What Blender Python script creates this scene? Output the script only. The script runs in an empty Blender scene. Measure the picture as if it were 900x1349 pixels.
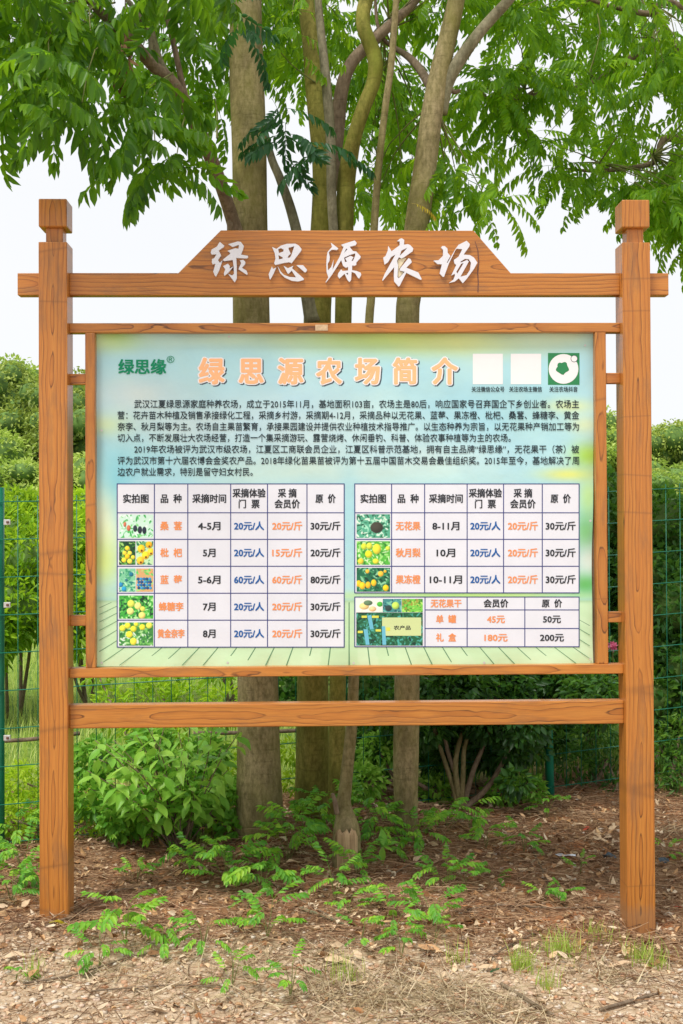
import bpy, math
import numpy as np
from mathutils import Vector
rnd = np.random.RandomState(11)
sc = bpy.context.scene
COL = sc.collection

# ------------------------------------------------------------------ camera
CAM = np.array([-0.143, -4.941, 1.65])
YAW, PITCH, ROLL, FPX = 0.02381, 0.01238, -0.004826, 1537.2
def cam_basis():
    f = np.array([math.sin(YAW)*math.cos(PITCH), math.cos(YAW)*math.cos(PITCH), math.sin(PITCH)])
    r = np.array([math.cos(YAW), -math.sin(YAW), 0.0]); u = np.cross(r, f)
    return (math.cos(ROLL)*r + math.sin(ROLL)*u, -math.sin(ROLL)*r + math.cos(ROLL)*u, f)
RT, UP, FW = cam_basis()
cd = bpy.data.cameras.new('camera'); cam = bpy.data.objects.new('camera', cd); COL.objects.link(cam)
cd.sensor_fit = 'VERTICAL'; cd.sensor_height = 36; cd.sensor_width = 24
cd.lens = FPX/1349*36; cd.clip_end = 600; cd.clip_start = 0.05
from mathutils import Matrix
cam.matrix_world = Matrix(((RT[0], UP[0], -FW[0], CAM[0]), (RT[1], UP[1], -FW[1], CAM[1]), (RT[2], UP[2], -FW[2], CAM[2]), (0, 0, 0, 1)))
sc.camera = cam

def P(px, py, Y):
    """world point on the vertical plane y=Y that the photograph shows at (px, py)"""
    d = FW + RT*((px-450)/FPX) - UP*((py-674.5)/FPX)
    t = (Y-CAM[1])/d[1]
    return CAM + d*t

def PXm(px, py, Y, ax):
    """array version of P, one axis"""
    d = FW[None]+np.outer((px-450)/FPX, RT)-np.outer((py-674.5)/FPX, UP)
    return CAM[ax]+d[:, ax]*((Y-CAM[1])/d[:, 1])

# ------------------------------------------------------------------ light
SUN_FROM = Vector((-0.42, -0.52, 1.2)).normalized()
world = bpy.data.worlds.new('World'); sc.world = world; world.use_nodes = True
nt = world.node_tree; nt.nodes.clear()
out = nt.nodes.new('ShaderNodeOutputWorld'); bg = nt.nodes.new('ShaderNodeBackground')
sky = nt.nodes.new('ShaderNodeTexSky'); sky.sky_type = 'NISHITA'; sky.sun_disc = False
sky.sun_elevation = math.asin(SUN_FROM.z); sky.sun_rotation = math.atan2(SUN_FROM.x, SUN_FROM.y)
tc = nt.nodes.new('ShaderNodeTexCoord'); no = nt.nodes.new('ShaderNodeTexNoise')
no.inputs['Scale'].default_value = 1.6; no.inputs['Detail'].default_value = 5
rp = nt.nodes.new('ShaderNodeValToRGB')
rp.color_ramp.elements[0].position = 0.3; rp.color_ramp.elements[0].color = (0.90, 0.922, 0.955, 1)
rp.color_ramp.elements[1].position = 0.7; rp.color_ramp.elements[1].color = (0.965, 0.968, 0.975, 1)
mul = nt.nodes.new('ShaderNodeVectorMath'); mul.operation = 'SCALE'; mul.inputs['Scale'].default_value = 9.9
mx = nt.nodes.new('ShaderNodeMixRGB'); mx.inputs[0].default_value = 0.93
L = nt.links
L.new(tc.outputs['Generated'], no.inputs['Vector']); L.new(no.outputs['Fac'], rp.inputs[0])
L.new(rp.outputs[0], mul.inputs[0]); L.new(sky.outputs[0], mx.inputs[1]); L.new(mul.outputs[0], mx.inputs[2])
L.new(mx.outputs[0], bg.inputs[0]); bg.inputs[1].default_value = 0.1
L.new(bg.outputs[0], out.inputs[0])
sl = bpy.data.lights.new('sun', 'SUN'); sun = bpy.data.objects.new('sun', sl); COL.objects.link(sun)
sl.energy = 3.1; sl.angle = math.radians(16); sl.color = (1.0, 0.95, 0.88)
sun.rotation_euler = (-SUN_FROM).to_track_quat('-Z', 'Y').to_euler()
sc.view_settings.view_transform = 'Standard'; sc.view_settings.look = 'None'
sc.view_settings.exposure = 0.12; sc.view_settings.gamma = 1
sc.render.engine = 'CYCLES'
sc.cycles.max_bounces = 6; sc.cycles.diffuse_bounces = 4; sc.cycles.transmission_bounces = 4
sc.cycles.use_denoising = True

# ------------------------------------------------------------------ materials
def mat(name):
    m = bpy.data.materials.new(name); m.use_nodes = True
    b = m.node_tree.nodes['Principled BSDF']; return m, m.node_tree, b
def N(t, kind, **kw):
    n = t.nodes.new(kind)
    for k, v in kw.items():
        if k.startswith('i_'):
            key = k[2:].replace('_', ' '); n.inputs[key].default_value = v
        else: setattr(n, k, v)
    return n
def ramp(t, stops):
    r = t.nodes.new('ShaderNodeValToRGB'); e = r.color_ramp.elements
    while len(e) > 1: e.remove(e[-1])
    e[0].position = stops[0][0]; e[0].color = (*stops[0][1], 1)
    for p, c in stops[1:]:
        x = e.new(p); x.color = (*c, 1)
    return r
def math_n(t, op, a=None, b=None):
    n = t.nodes.new('ShaderNodeMath'); n.operation = op
    for i, v in enumerate((a, b)):
        if v is None: continue
        if isinstance(v, (int, float)): n.inputs[i].default_value = v
        else: t.links.new(v, n.inputs[i])
    return n.outputs[0]

def wood(name, axis, rough=0.42, dark=1.0):
    m, t, b = mat(name); l = t.links
    co = N(t, 'ShaderNodeTexCoord'); inf = N(t, 'ShaderNodeObjectInfo'); sp = N(t, 'ShaderNodeSeparateXYZ')
    l.new(co.outputs['Object'], sp.inputs[0])
    X, Y, Z = sp.outputs
    if axis == 'Z': Lg, A, B = Z, X, Y
    else: Lg, A, B = X, Z, Y
    off = math_n(t, 'MULTIPLY', inf.outputs['Random'], 41.0)
    Lo = math_n(t, 'ADD', Lg, off)
    def comb(a, b_, c):
        n = N(t, 'ShaderNodeCombineXYZ')
        for i, v in enumerate((a, b_, c)):
            if isinstance(v, (int, float)): n.inputs[i].default_value = v
            else: l.new(v, n.inputs[i])
        return n.outputs[0]
    def noise(vec, scale, detail=2, rough_=0.5):
        n = N(t, 'ShaderNodeTexNoise'); n.inputs['Scale'].default_value = scale
        n.inputs['Detail'].default_value = detail; n.inputs['Roughness'].default_value = rough_
        l.new(vec, n.inputs['Vector']); return n.outputs['Fac']
    n1 = noise(comb(Lo, 0.0, off), 2.1, 3)
    c = math_n(t, 'ADD', math_n(t, 'MULTIPLY', math_n(t, 'SUBTRACT', n1, 0.5), 0.10), 0.052)
    n2 = noise(comb(math_n(t, 'MULTIPLY', Lo, 3.0), math_n(t, 'MULTIPLY', A, 26.0), math_n(t, 'MULTIPLY', B, 26.0)), 1.0, 3)
    n3 = noise(comb(math_n(t, 'MULTIPLY', Lo, 1.0), 3.3, off), 1.7, 2)
    A2 = math_n(t, 'ADD', A, math_n(t, 'MULTIPLY', math_n(t, 'SUBTRACT', n3, 0.5), 0.05))
    Bc = math_n(t, 'ADD', B, c)
    h = math_n(t, 'SQRT', math_n(t, 'ADD', math_n(t, 'MULTIPLY', A2, A2), math_n(t, 'MULTIPLY', Bc, Bc)))
    r = math_n(t, 'ADD', math_n(t, 'MULTIPLY', h, 62.0), math_n(t, 'MULTIPLY', n2, 1.1))
    fr = math_n(t, 'FRACT', r)
    fib = noise(comb(math_n(t, 'MULTIPLY', Lo, 9.0), math_n(t, 'MULTIPLY', A, 420.0), math_n(t, 'MULTIPLY', B, 420.0)), 1.0, 2)
    wear = noise(comb(math_n(t, 'MULTIPLY', Lo, 2.0), math_n(t, 'MULTIPLY', A, 9.0), off), 1.6, 5, 0.65)
    rr = ramp(t, [(0.0, (0.16, 0.055, 0.012)), (0.04, (0.22, 0.078, 0.014)), (0.09, (0.64, 0.245, 0.030)), (0.6, (0.61, 0.222, 0.023)), (0.96, (0.47, 0.15, 0.015)), (1.0, (0.15, 0.05, 0.011))])
    l.new(fr, rr.inputs[0])
    # how strong the ring lines read varies along the timber
    base = N(t, 'ShaderNodeMixRGB', blend_type='MIX'); l.new(math_n(t, 'MULTIPLY', math_n(t, 'GREATER_THAN', fib, 0.0), 1.0), base.inputs[0])
    st = N(t, 'ShaderNodeMapRange'); st.inputs['From Min'].default_value = 0.35; st.inputs['From Max'].default_value = 0.6
    st.inputs['To Min'].default_value = 0.35; st.inputs['To Max'].default_value = 1.0
    n4 = noise(comb(Lo, math_n(t, 'MULTIPLY', A, 14.0), 7.0), 2.5, 2); l.new(n4, st.inputs[0])
    mixl = N(t, 'ShaderNodeMixRGB'); mixl.inputs[1].default_value = (0.60, 0.205, 0.022, 1)
    l.new(st.outputs[0], mixl.inputs[0]); l.new(rr.outputs[0], mixl.inputs[2])
    fm = N(t, 'ShaderNodeMixRGB', blend_type='MULTIPLY'); fm.inputs[0].default_value = 0.75
    fr2 = ramp(t, [(0.25, (0.72, 0.7, 0.68)), (0.6, (1.06, 1.05, 1.04))]); l.new(fib, fr2.inputs[0])
    l.new(mixl.outputs[0], fm.inputs[1]); l.new(fr2.outputs[0], fm.inputs[2])
    wm = N(t, 'ShaderNodeMixRGB', blend_type='MIX'); wr = ramp(t, [(0.52, (0, 0, 0)), (0.70, (0.62, 0.62, 0.62))]); l.new(wear, wr.inputs[0])
    l.new(wr.outputs[0], wm.inputs[0]); l.new(fm.outputs[0], wm.inputs[1]); wm.inputs[2].default_value = (0.27, 0.125, 0.05, 1)
    # faint cross seams and stains, and soil splashed on the lowest part
    sn = noise(comb(math_n(t, 'MULTIPLY', Lo, 1.1), math_n(t, 'MULTIPLY', A, 0.12), 3.0), 1.8, 1)
    sa = math_n(t, 'ABSOLUTE', math_n(t, 'SUBTRACT', sn, 0.47)); sr = ramp(t, [(0.0, (0.5,)*3), (0.0025, (0.3,)*3), (0.005, (0, 0, 0))]); l.new(sa, sr.inputs[0])
    sm = N(t, 'ShaderNodeMixRGB', blend_type='MIX'); l.new(math_n(t, 'MULTIPLY', sr.outputs[0], 0.8 if axis == 'Z' else 0.0), sm.inputs[0]); l.new(wm.outputs[0], sm.inputs[1]); sm.inputs[2].default_value = (0.2, 0.08, 0.025, 1)
    geo = N(t, 'ShaderNodeNewGeometry'); gs = N(t, 'ShaderNodeSeparateXYZ'); l.new(geo.outputs['Position'], gs.inputs[0])
    gn = noise(geo.outputs['Position'], 28.0, 4, 0.7)
    gz_ = math_n(t, 'SUBTRACT', gs.outputs[2], math_n(t, 'MULTIPLY', gn, 0.10)); gr = ramp(t, [(0.0, (0.5,)*3), (0.05, (0.0,)*3)]); l.new(math_n(t, 'ADD', gz_, 0.05), gr.inputs[0])
    dm = N(t, 'ShaderNodeMixRGB', blend_type='MIX'); l.new(gr.outputs[0], dm.inputs[0]); l.new(sm.outputs[0], dm.inputs[1]); dm.inputs[2].default_value = (0.33, 0.19, 0.10, 1)
    tone = N(t, 'ShaderNodeHueSaturation'); l.new(dm.outputs[0], tone.inputs['Color'])
    l.new(math_n(t, 'ADD', math_n(t, 'MULTIPLY', inf.outputs['Random'], 0.12), dark*0.81), tone.inputs['Value']); tone.inputs['Saturation'].default_value = 0.97
    l.new(tone.outputs[0], b.inputs['Base Color'])
    b.inputs['Roughness'].default_value = rough
    b.inputs['Specular IOR Level'].default_value = 0.35; b.inputs['Coat Weight'].default_value = 0.35; b.inputs['Coat Roughness'].default_value = 0.16
    bu = N(t, 'ShaderNodeBump'); bu.inputs['Strength'].default_value = 0.35; bu.inputs['Distance'].default_value = 0.002
    l.new(math_n(t, 'ADD', math_n(t, 'MULTIPLY', fib, 0.6), math_n(t, 'SMOOTH_MIN', fr, 0.25)), bu.inputs['Height']); l.new(bu.outputs[0], b.inputs['Normal'])
    return m

def plain(name, col, rough=0.6, var=0.12, scale=30.0, spec=0.3, bump=0.0, metal=0.0):
    m, t, b = mat(name); l = t.links
    co = N(t, 'ShaderNodeTexCoord'); n = N(t, 'ShaderNodeTexNoise'); n.inputs['Scale'].default_value = scale; n.inputs['Detail'].default_value = 5
    l.new(co.outputs['Object'], n.inputs['Vector'])
    c = np.array(col)
    r = ramp(t, [(0.3, tuple(c*(1-var))), (0.7, tuple(np.minimum(c*(1+var), 1)))]); l.new(n.outputs['Fac'], r.inputs[0])
    l.new(r.outputs[0], b.inputs['Base Color']); b.inputs['Roughness'].default_value = rough
    b.inputs['Specular IOR Level'].default_value = spec; b.inputs['Metallic'].default_value = metal
    if bump:
        bu = N(t, 'ShaderNodeBump'); bu.inputs['Strength'].default_value = bump; bu.inputs['Distance'].default_value = 0.004
        l.new(n.outputs['Fac'], bu.inputs['Height']); l.new(bu.outputs[0], b.inputs['Normal'])
    return m

def leaf_mat(name, cols, trans=0.4, tcol=(0.25, 0.5, 0.04), rough=0.42, spec=0.35):
    """cols: colours from dark to light, picked per leaf; 'tint' attribute shifts whole sprays"""
    m, t, b = mat(name); l = t.links
    g = N(t, 'ShaderNodeNewGeometry'); at = N(t, 'ShaderNodeAttribute'); at.attribute_name = 'tint'
    inf = N(t, 'ShaderNodeObjectInfo')
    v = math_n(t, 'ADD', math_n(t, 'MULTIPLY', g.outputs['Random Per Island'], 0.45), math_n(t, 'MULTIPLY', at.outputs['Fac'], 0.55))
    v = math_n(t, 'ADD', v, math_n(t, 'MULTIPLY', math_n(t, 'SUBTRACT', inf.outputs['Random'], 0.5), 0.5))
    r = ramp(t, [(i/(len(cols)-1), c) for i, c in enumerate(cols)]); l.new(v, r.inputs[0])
    l.new(r.outputs[0], b.inputs['Base Color']); b.inputs['Roughness'].default_value = rough
    b.inputs['Specular IOR Level'].default_value = spec
    tr = N(t, 'ShaderNodeBsdfTranslucent')
    mm = N(t, 'ShaderNodeMixRGB', blend_type='MIX'); mm.inputs[0].default_value = 0.6
    l.new(r.outputs[0], mm.inputs[1]); mm.inputs[2].default_value = (*tcol, 1); l.new(mm.outputs[0], tr.inputs[0])
    ms = N(t, 'ShaderNodeMixShader'); ms.inputs[0].default_value = trans
    l.new(b.outputs[0], ms.inputs[1]); l.new(tr.outputs[0], ms.inputs[2])
    l.new(ms.outputs[0], t.nodes['Material Output'].inputs[0])
    return m

def bark(name, c1, c2, moss, mossamt=0.5, scale=1.0, zs=0.45):
    m, t, b = mat(name); l = t.links
    co = N(t, 'ShaderNodeTexCoord'); mp = N(t, 'ShaderNodeMapping'); mp.inputs['Scale'].default_value = (1, 1, zs)
    l.new(co.outputs['Object'], mp.inputs[0])
    def noise(s, d, r_=0.6, src=None):
        n = N(t, 'ShaderNodeTexNoise'); n.inputs['Scale'].default_value = s; n.inputs['Detail'].default_value = d; n.inputs['Roughness'].default_value = r_
        l.new(src or mp.outputs[0], n.inputs['Vector']); return n.outputs['Fac']
    n1 = noise(55*scale, 6, 0.7); n2 = noise(3.0, 4); n3 = noise(9.0, 4)
    mp2 = N(t, 'ShaderNodeMapping'); mp2.inputs['Scale'].default_value = (1, 1, 8); l.new(co.outputs['Object'], mp2.inputs[0])
    n5 = noise(9.0, 3, 0.6, mp2.outputs[0])
    r = ramp(t, [(0.3, c1), (0.62, c2)]); l.new(n1, r.inputs[0])
    mm = N(t, 'ShaderNodeMixRGB'); mr = ramp(t, [(0.38, (0, 0, 0)), (0.66, (mossamt,)*3)]); l.new(n2, mr.inputs[0])
    l.new(mr.outputs[0], mm.inputs[0]); l.new(r.outputs[0], mm.inputs[1]); mm.inputs[2].default_value = (*moss, 1)
    m2 = N(t, 'ShaderNodeMixRGB', blend_type='MULTIPLY'); m2.inputs[0].default_value = 0.8
    r3 = ramp(t, [(0.32, (0.55, 0.53, 0.5)), (0.55, (1.1, 1.1, 1.1))]); l.new(n3, r3.inputs[0]); l.new(mm.outputs[0], m2.inputs[1]); l.new(r3.outputs[0], m2.inputs[2])
    m3 = N(t, 'ShaderNodeMixRGB', blend_type='MULTIPLY'); m3.inputs[0].default_value = 0.5
    r5 = ramp(t, [(0.28, (0.5, 0.5, 0.5)), (0.42, (1, 1, 1))]); l.new(n5, r5.inputs[0]); l.new(m2.outputs[0], m3.inputs[1]); l.new(r5.outputs[0], m3.inputs[2])
    l.new(m3.outputs[0], b.inputs['Base Color']); b.inputs['Roughness'].default_value = 0.85; b.inputs['Specular IOR Level'].default_value = 0.15
    bu = N(t, 'ShaderNodeBump'); bu.inputs['Strength'].default_value = 0.6; bu.inputs['Distance'].default_value = 0.006
    l.new(math_n(t, 'ADD', n1, math_n(t, 'MULTIPLY', n5, 0.6)), bu.inputs['Height']); l.new(bu.outputs[0], b.inputs['Normal'])
    return m

def island_mat(name, cols, rough=0.8, spec=0.2):
    m, t, b = mat(name); l = t.links
    g = N(t, 'ShaderNodeNewGeometry'); inf = N(t, 'ShaderNodeObjectInfo')
    v = math_n(t, 'FRACT', math_n(t, 'ADD', g.outputs['Random Per Island'], inf.outputs['Random']))
    r = ramp(t, [(i/(len(cols)-1), c) for i, c in enumerate(cols)]); l.new(v, r.inputs[0])
    co = N(t, 'ShaderNodeTexCoord'); n = N(t, 'ShaderNodeTexNoise'); n.inputs['Scale'].default_value = 90; n.inputs['Detail'].default_value = 3
    l.new(co.outputs['Object'], n.inputs['Vector'])
    mu = N(t, 'ShaderNodeMixRGB', blend_type='MULTIPLY'); mu.inputs[0].default_value = 0.6
    r2 = ramp(t, [(0.3, (0.6, 0.6, 0.6)), (0.65, (1.1, 1.1, 1.1))]); l.new(n.outputs['Fac'], r2.inputs[0])
    l.new(r.outputs[0], mu.inputs[1]); l.new(r2.outputs[0], mu.inputs[2])
    l.new(mu.outputs[0], b.inputs['Base Color']); b.inputs['Roughness'].default_value = rough; b.inputs['Specular IOR Level'].default_value = spec
    return m

def print_mat(name, rough=0.38):
    m, t, b = mat(name); l = t.links
    a = N(t, 'ShaderNodeVertexColor'); a.layer_name = 'print'
    co = N(t, 'ShaderNodeTexCoord'); n = N(t, 'ShaderNodeTexNoise'); n.inputs['Scale'].default_value = 3.5; n.inputs['Detail'].default_value = 4; l.new(co.outputs['Object'], n.inputs['Vector'])
    r = ramp(t, [(0.3, (0.9, 0.89, 0.87)), (0.6, (1, 1, 1))]); l.new(n.outputs['Fac'], r.inputs[0])
    mu = N(t, 'ShaderNodeMixRGB', blend_type='MULTIPLY'); mu.inputs[0].default_value = 0.6; l.new(a.outputs[0], mu.inputs[1]); l.new(r.outputs[0], mu.inputs[2])
    l.new(mu.outputs[0], b.inputs['Base Color']); b.inputs['Roughness'].default_value = rough; b.inputs['Specular IOR Level'].default_value = 0.35
    bu = N(t, 'ShaderNodeBump'); bu.inputs['Strength'].default_value = 0.5; bu.inputs['Distance'].default_value = 0.02; l.new(n.outputs['Fac'], bu.inputs['Height']); l.new(bu.outputs[0], b.inputs['Normal'])
    return m

M = {}
M['wood_v'] = wood('stained_wood_upright', 'Z'); M['wood_h'] = wood('stained_wood_rail', 'X')
M['print'] = print_mat('printed_vinyl')
def ink(name, srgb, rough=0.45):
    c = [((v/255)/12.92 if v/255 <= .04045 else (((v/255)+.055)/1.055)**2.4) for v in srgb]
    return plain(name, c, rough, 0.03, 8.0)
M['ink_dark'] = ink('dark_ink', (45, 48, 55)); M['ink_body'] = ink('body_ink', (30, 44, 52)); M['ink_orange'] = ink('orange_ink', (240, 150, 92))
M['ink_blue'] = ink('blue_ink', (20, 92, 165)); M['ink_green'] = ink('green_ink', (0, 138, 96)); M['ink_peach'] = ink('peach_ink', (253, 190, 140))
M['ink_white'] = ink('white_ink', (238, 236, 238)); M['ink_shadow'] = ink('grey_ink', (70, 84, 96)); M['ink_navy'] = ink('navy_ink', (58, 66, 128))
M['ink_cell'] = ink('cell_ink', (226, 228, 238)); M['ink_deckline'] = ink('deck_line_ink', (96, 142, 106)); M['ink_badge'] = ink('badge_ink', (48, 132, 82))
M['ink_grey'] = ink('pale_grey_ink', (206, 210, 214))
M['letter'] = plain('white_acrylic', (0.74, 0.74, 0.80), 0.35, 0.03, 20)
M['glue'] = plain('dried_glue', (0.72, 0.62, 0.42), 0.6, 0.1, 60)
M['bark'] = bark('smooth_olive_bark', (0.14, 0.115, 0.055), (0.37, 0.30, 0.165), (0.16, 0.155, 0.03), 0.85)
M['bark_olive'] = bark('mossy_bark', (0.13, 0.12, 0.025), (0.33, 0.28, 0.075), (0.15, 0.17, 0.02), 0.85)
M['bark_grey'] = bark('grey_bark', (0.13, 0.115, 0.075), (0.30, 0.27, 0.18), (0.13, 0.14, 0.05), 0.5)
M['bark_brown'] = bark('brown_bark', (0.13, 0.09, 0.06), (0.27, 0.20, 0.14), (0.13, 0.12, 0.05), 0.3)
M['stump'] = bark('weathered_cut_wood', (0.16, 0.085, 0.035), (0.62, 0.44, 0.26), (0.26, 0.19, 0.09), 0.3, zs=0.05)
M['twig'] = plain('green_twig', (0.16, 0.17, 0.05), 0.7, 0.2)
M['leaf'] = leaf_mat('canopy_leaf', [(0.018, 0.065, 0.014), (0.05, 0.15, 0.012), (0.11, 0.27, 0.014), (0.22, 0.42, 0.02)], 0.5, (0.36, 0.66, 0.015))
M['leaf_light'] = leaf_mat('light_green_leaf', [(0.03, 0.10, 0.014), (0.09, 0.23, 0.014), (0.20, 0.40, 0.018), (0.34, 0.54, 0.03)], 0.58, (0.50, 0.80, 0.02))  # lighter, yellower green and more translucent than the canopy leaf
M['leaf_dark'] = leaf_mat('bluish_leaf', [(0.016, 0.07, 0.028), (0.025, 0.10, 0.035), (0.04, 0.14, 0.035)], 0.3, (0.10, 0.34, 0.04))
M['leaf_young'] = leaf_mat('young_leaf', [(0.45, 0.42, 0.03), (0.6, 0.5, 0.04), (0.62, 0.38, 0.06)], 0.45, (0.7, 0.6, 0.05))
M['leaf_seed'] = leaf_mat('seedling_leaf', [(0.06, 0.26, 0.04), (0.17, 0.46, 0.04), (0.42, 0.70, 0.05)], 0.42, (0.35, 0.65, 0.05))
M['leaf_bush'] = leaf_mat('bush_leaf', [(0.08, 0.26, 0.03), (0.20, 0.48, 0.05), (0.40, 0.68, 0.10)], 0.35, (0.4, 0.7, 0.08))
M['leaf_shrub'] = leaf_mat('dark_shrub_leaf', [(0.02, 0.07, 0.018), (0.045, 0.14, 0.025), (0.10, 0.24, 0.03), (0.24, 0.44, 0.04)], 0.35, (0.22, 0.5, 0.04))
M['leaf_hedge'] = leaf_mat('bright_hedge_leaf', [(0.07, 0.19, 0.012), (0.27, 0.50, 0.02), (0.60, 0.80, 0.05)], 0.5, (0.66, 0.9, 0.05))
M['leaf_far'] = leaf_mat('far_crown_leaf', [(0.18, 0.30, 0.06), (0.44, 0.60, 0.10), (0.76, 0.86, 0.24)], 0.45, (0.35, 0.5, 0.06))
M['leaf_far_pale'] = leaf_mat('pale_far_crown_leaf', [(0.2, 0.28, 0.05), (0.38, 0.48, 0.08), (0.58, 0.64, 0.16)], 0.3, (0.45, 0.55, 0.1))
M['core'] = plain('light_block_core', (0.12, 0.21, 0.05), 0.9, 0.4, 3)  # dull green of the added cores that stop light leaking through crowns
M['grass'] = leaf_mat('grass_blade', [(0.18, 0.34, 0.04), (0.42, 0.58, 0.09), (0.66, 0.70, 0.24)], 0.4, (0.6, 0.75, 0.12))
M['grass_dark'] = leaf_mat('dark_grass_blade', [(0.07, 0.15, 0.03), (0.16, 0.30, 0.04), (0.30, 0.40, 0.10)], 0.35, (0.3, 0.5, 0.06))  # darker green than the field grass
M['straw'] = island_mat('dry_straw', [(0.45, 0.34, 0.19), (0.6, 0.5, 0.32), (0.32, 0.24, 0.13), (0.68, 0.56, 0.38)])
M['litter'] = island_mat('dead_leaf', [(0.24, 0.11, 0.045), (0.52, 0.30, 0.14), (0.15, 0.07, 0.03), (0.66, 0.44, 0.23), (0.40, 0.18, 0.07), (0.76, 0.56, 0.33)])
M['dry_tan'] = island_mat('tan_dead_leaf', [(0.58, 0.40, 0.24), (0.66, 0.50, 0.33), (0.55, 0.30, 0.13)])
M['dry_pale'] = island_mat('pale_dead_leaf', [(0.74, 0.56, 0.36), (0.62, 0.45, 0.28), (0.70, 0.58, 0.42)])
M['red_leaf'] = plain('red_dead_leaf', (0.55, 0.09, 0.05), 0.6, 0.2)
M['twigs'] = island_mat('brown_twig', [(0.16, 0.08, 0.04), (0.38, 0.22, 0.12), (0.60, 0.41, 0.25), (0.11, 0.055, 0.03), (0.32, 0.16, 0.08)])
M['gravel'] = island_mat('pale_gravel', [(0.54, 0.40, 0.26), (0.66, 0.55, 0.40), (0.42, 0.29, 0.17), (0.72, 0.64, 0.53), (0.52, 0.27, 0.14), (0.60, 0.46, 0.32)])
M['withered'] = island_mat('withered_leaf', [(0.20, 0.11, 0.05), (0.30, 0.17, 0.08), (0.12, 0.06, 0.03)])
M['fence'] = plain('green_coated_wire', (0.005, 0.17, 0.10), 0.35, 0.15, 12, 0.5)
M['clamp'] = plain('galvanised_clamp', (0.62, 0.62, 0.60), 0.4, 0.1, 50, 0.5, 0, 0.3)
M['bolt'] = plain('rusty_bolt', (0.16, 0.07, 0.05), 0.6, 0.3, 80)
M['pink'] = leaf_mat('pink_petal', [(0.8, 0.08, 0.22), (0.85, 0.2, 0.38), (0.9, 0.35, 0.5)], 0.3, (0.9, 0.2, 0.4))
M['plastic_dark'] = plain('dark_plastic', (0.05, 0.07, 0.09), 0.35, 0.3, 20, 0.5)
M['plastic_pale'] = plain('pale_plastic', (0.72, 0.74, 0.80), 0.35, 0.1, 20, 0.5)

# ground material: a 'zone' attribute says bare gravel (0) / brown litter (1) / grassy (2)
def ground_mat():
    m, t, b = mat('soil'); l = t.links
    at = N(t, 'ShaderNodeAttribute'); at.attribute_name = 'zone'; co = N(t, 'ShaderNodeTexCoord')
    def noise(s, d=6, r=0.65):
        n = N(t, 'ShaderNodeTexNoise'); n.inputs['Scale'].default_value = s; n.inputs['Detail'].default_value = d; n.inputs['Roughness'].default_value = r
        l.new(co.outputs['Object'], n.inputs['Vector']); return n.outputs['Fac']
    a, c, d = noise(6), noise(38), noise(1.7)
    g1 = ramp(t, [(0.3, (0.31, 0.215, 0.13)), (0.5, (0.51, 0.38, 0.25)), (0.68, (0.62, 0.50, 0.36))]); l.new(c, g1.inputs[0])
    g2 = ramp(t, [(0.3, (0.12, 0.065, 0.033)), (0.52, (0.29, 0.17, 0.09)), (0.7, (0.52, 0.34, 0.20))]); l.new(c, g2.inputs[0])
    red = N(t, 'ShaderNodeMixRGB'); rr = ramp(t, [(0.53, (0, 0, 0)), (0.63, (0.75,)*3)]); l.new(a, rr.inputs[0]); l.new(rr.outputs[0], red.inputs[0])
    l.new(g2.outputs[0], red.inputs[1]); red.inputs[2].default_value = (0.52, 0.21, 0.085, 1)
    g3 = ramp(t, [(0.3, (0.06, 0.13, 0.02)), (0.6, (0.17, 0.27, 0.05)), (0.75, (0.30, 0.33, 0.12))]); l.new(a, g3.inputs[0])
    f1 = N(t, 'ShaderNodeMapRange'); l.new(at.outputs['Fac'], f1.inputs[0])
    f2 = N(t, 'ShaderNodeMapRange'); l.new(at.outputs['Fac'], f2.inputs[0]); f2.inputs['From Min'].default_value = 1; f2.inputs['From Max'].default_value = 2
    m1 = N(t, 'ShaderNodeMixRGB'); l.new(f1.outputs[0], m1.inputs[0]); l.new(g1.outputs[0], m1.inputs[1]); l.new(red.outputs[0], m1.inputs[2])
    m2 = N(t, 'ShaderNodeMixRGB'); l.new(f2.outputs[0], m2.inputs[0]); l.new(m1.outputs[0], m2.inputs[1]); l.new(g3.outputs[0], m2.inputs[2])
    l.new(m2.outputs[0], b.inputs['Base Color']); b.inputs['Roughness'].default_value = 0.95; b.inputs['Specular IOR Level'].default_value = 0.1
    bu = N(t, 'ShaderNodeBump'); bu.inputs['Strength'].default_value = 0.8; bu.inputs['Distance'].default_value = 0.015
    l.new(c, bu.inputs['Height']); l.new(bu.outputs[0], b.inputs['Normal'])
    return m
M['soil'] = ground_mat()

# ------------------------------------------------------------------ mesh helpers
def mk_mesh(name, verts, faces, material, smooth=False, tint=None, colors=None):
    """faces: list of int arrays (n,k)"""
    me = bpy.data.meshes.new(name)
    verts = np.asarray(verts, dtype=np.float32)
    fs = [np.asarray(f, dtype=np.int32) for f in faces if len(f)]
    nl = sum(f.size for f in fs); nf = sum(len(f) for f in fs)
    me.vertices.add(len(verts)); me.vertices.foreach_set('co', verts.ravel())
    me.loops.add(nl); me.loops.foreach_set('vertex_index', np.concatenate([f.ravel() for f in fs]))
    me.polygons.add(nf)
    tot = np.concatenate([np.full(len(f), f.shape[1], dtype=np.int32) for f in fs])
    st = np.concatenate([[0], np.cumsum(tot)[:-1]]).astype(np.int32)
    me.polygons.foreach_set('loop_start', st); me.polygons.foreach_set('loop_total', tot)
    me.polygons.foreach_set('use_smooth', np.full(nf, smooth is not None, dtype=bool))
    if tint is not None:
        a = me.attributes.new('tint', 'FLOAT', 'POINT'); a.data.foreach_set('value', np.asarray(tint, dtype=np.float32))
    if colors is not None:
        a = me.color_attributes.new('print', 'FLOAT_COLOR', 'POINT')
        c = np.ones((len(verts), 4), dtype=np.float32); c[:, :3] = colors; a.data.foreach_set('color', c.ravel())
    me.materials.append(material); me.update(calc_edges=True); me.validate()
    return me
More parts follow.
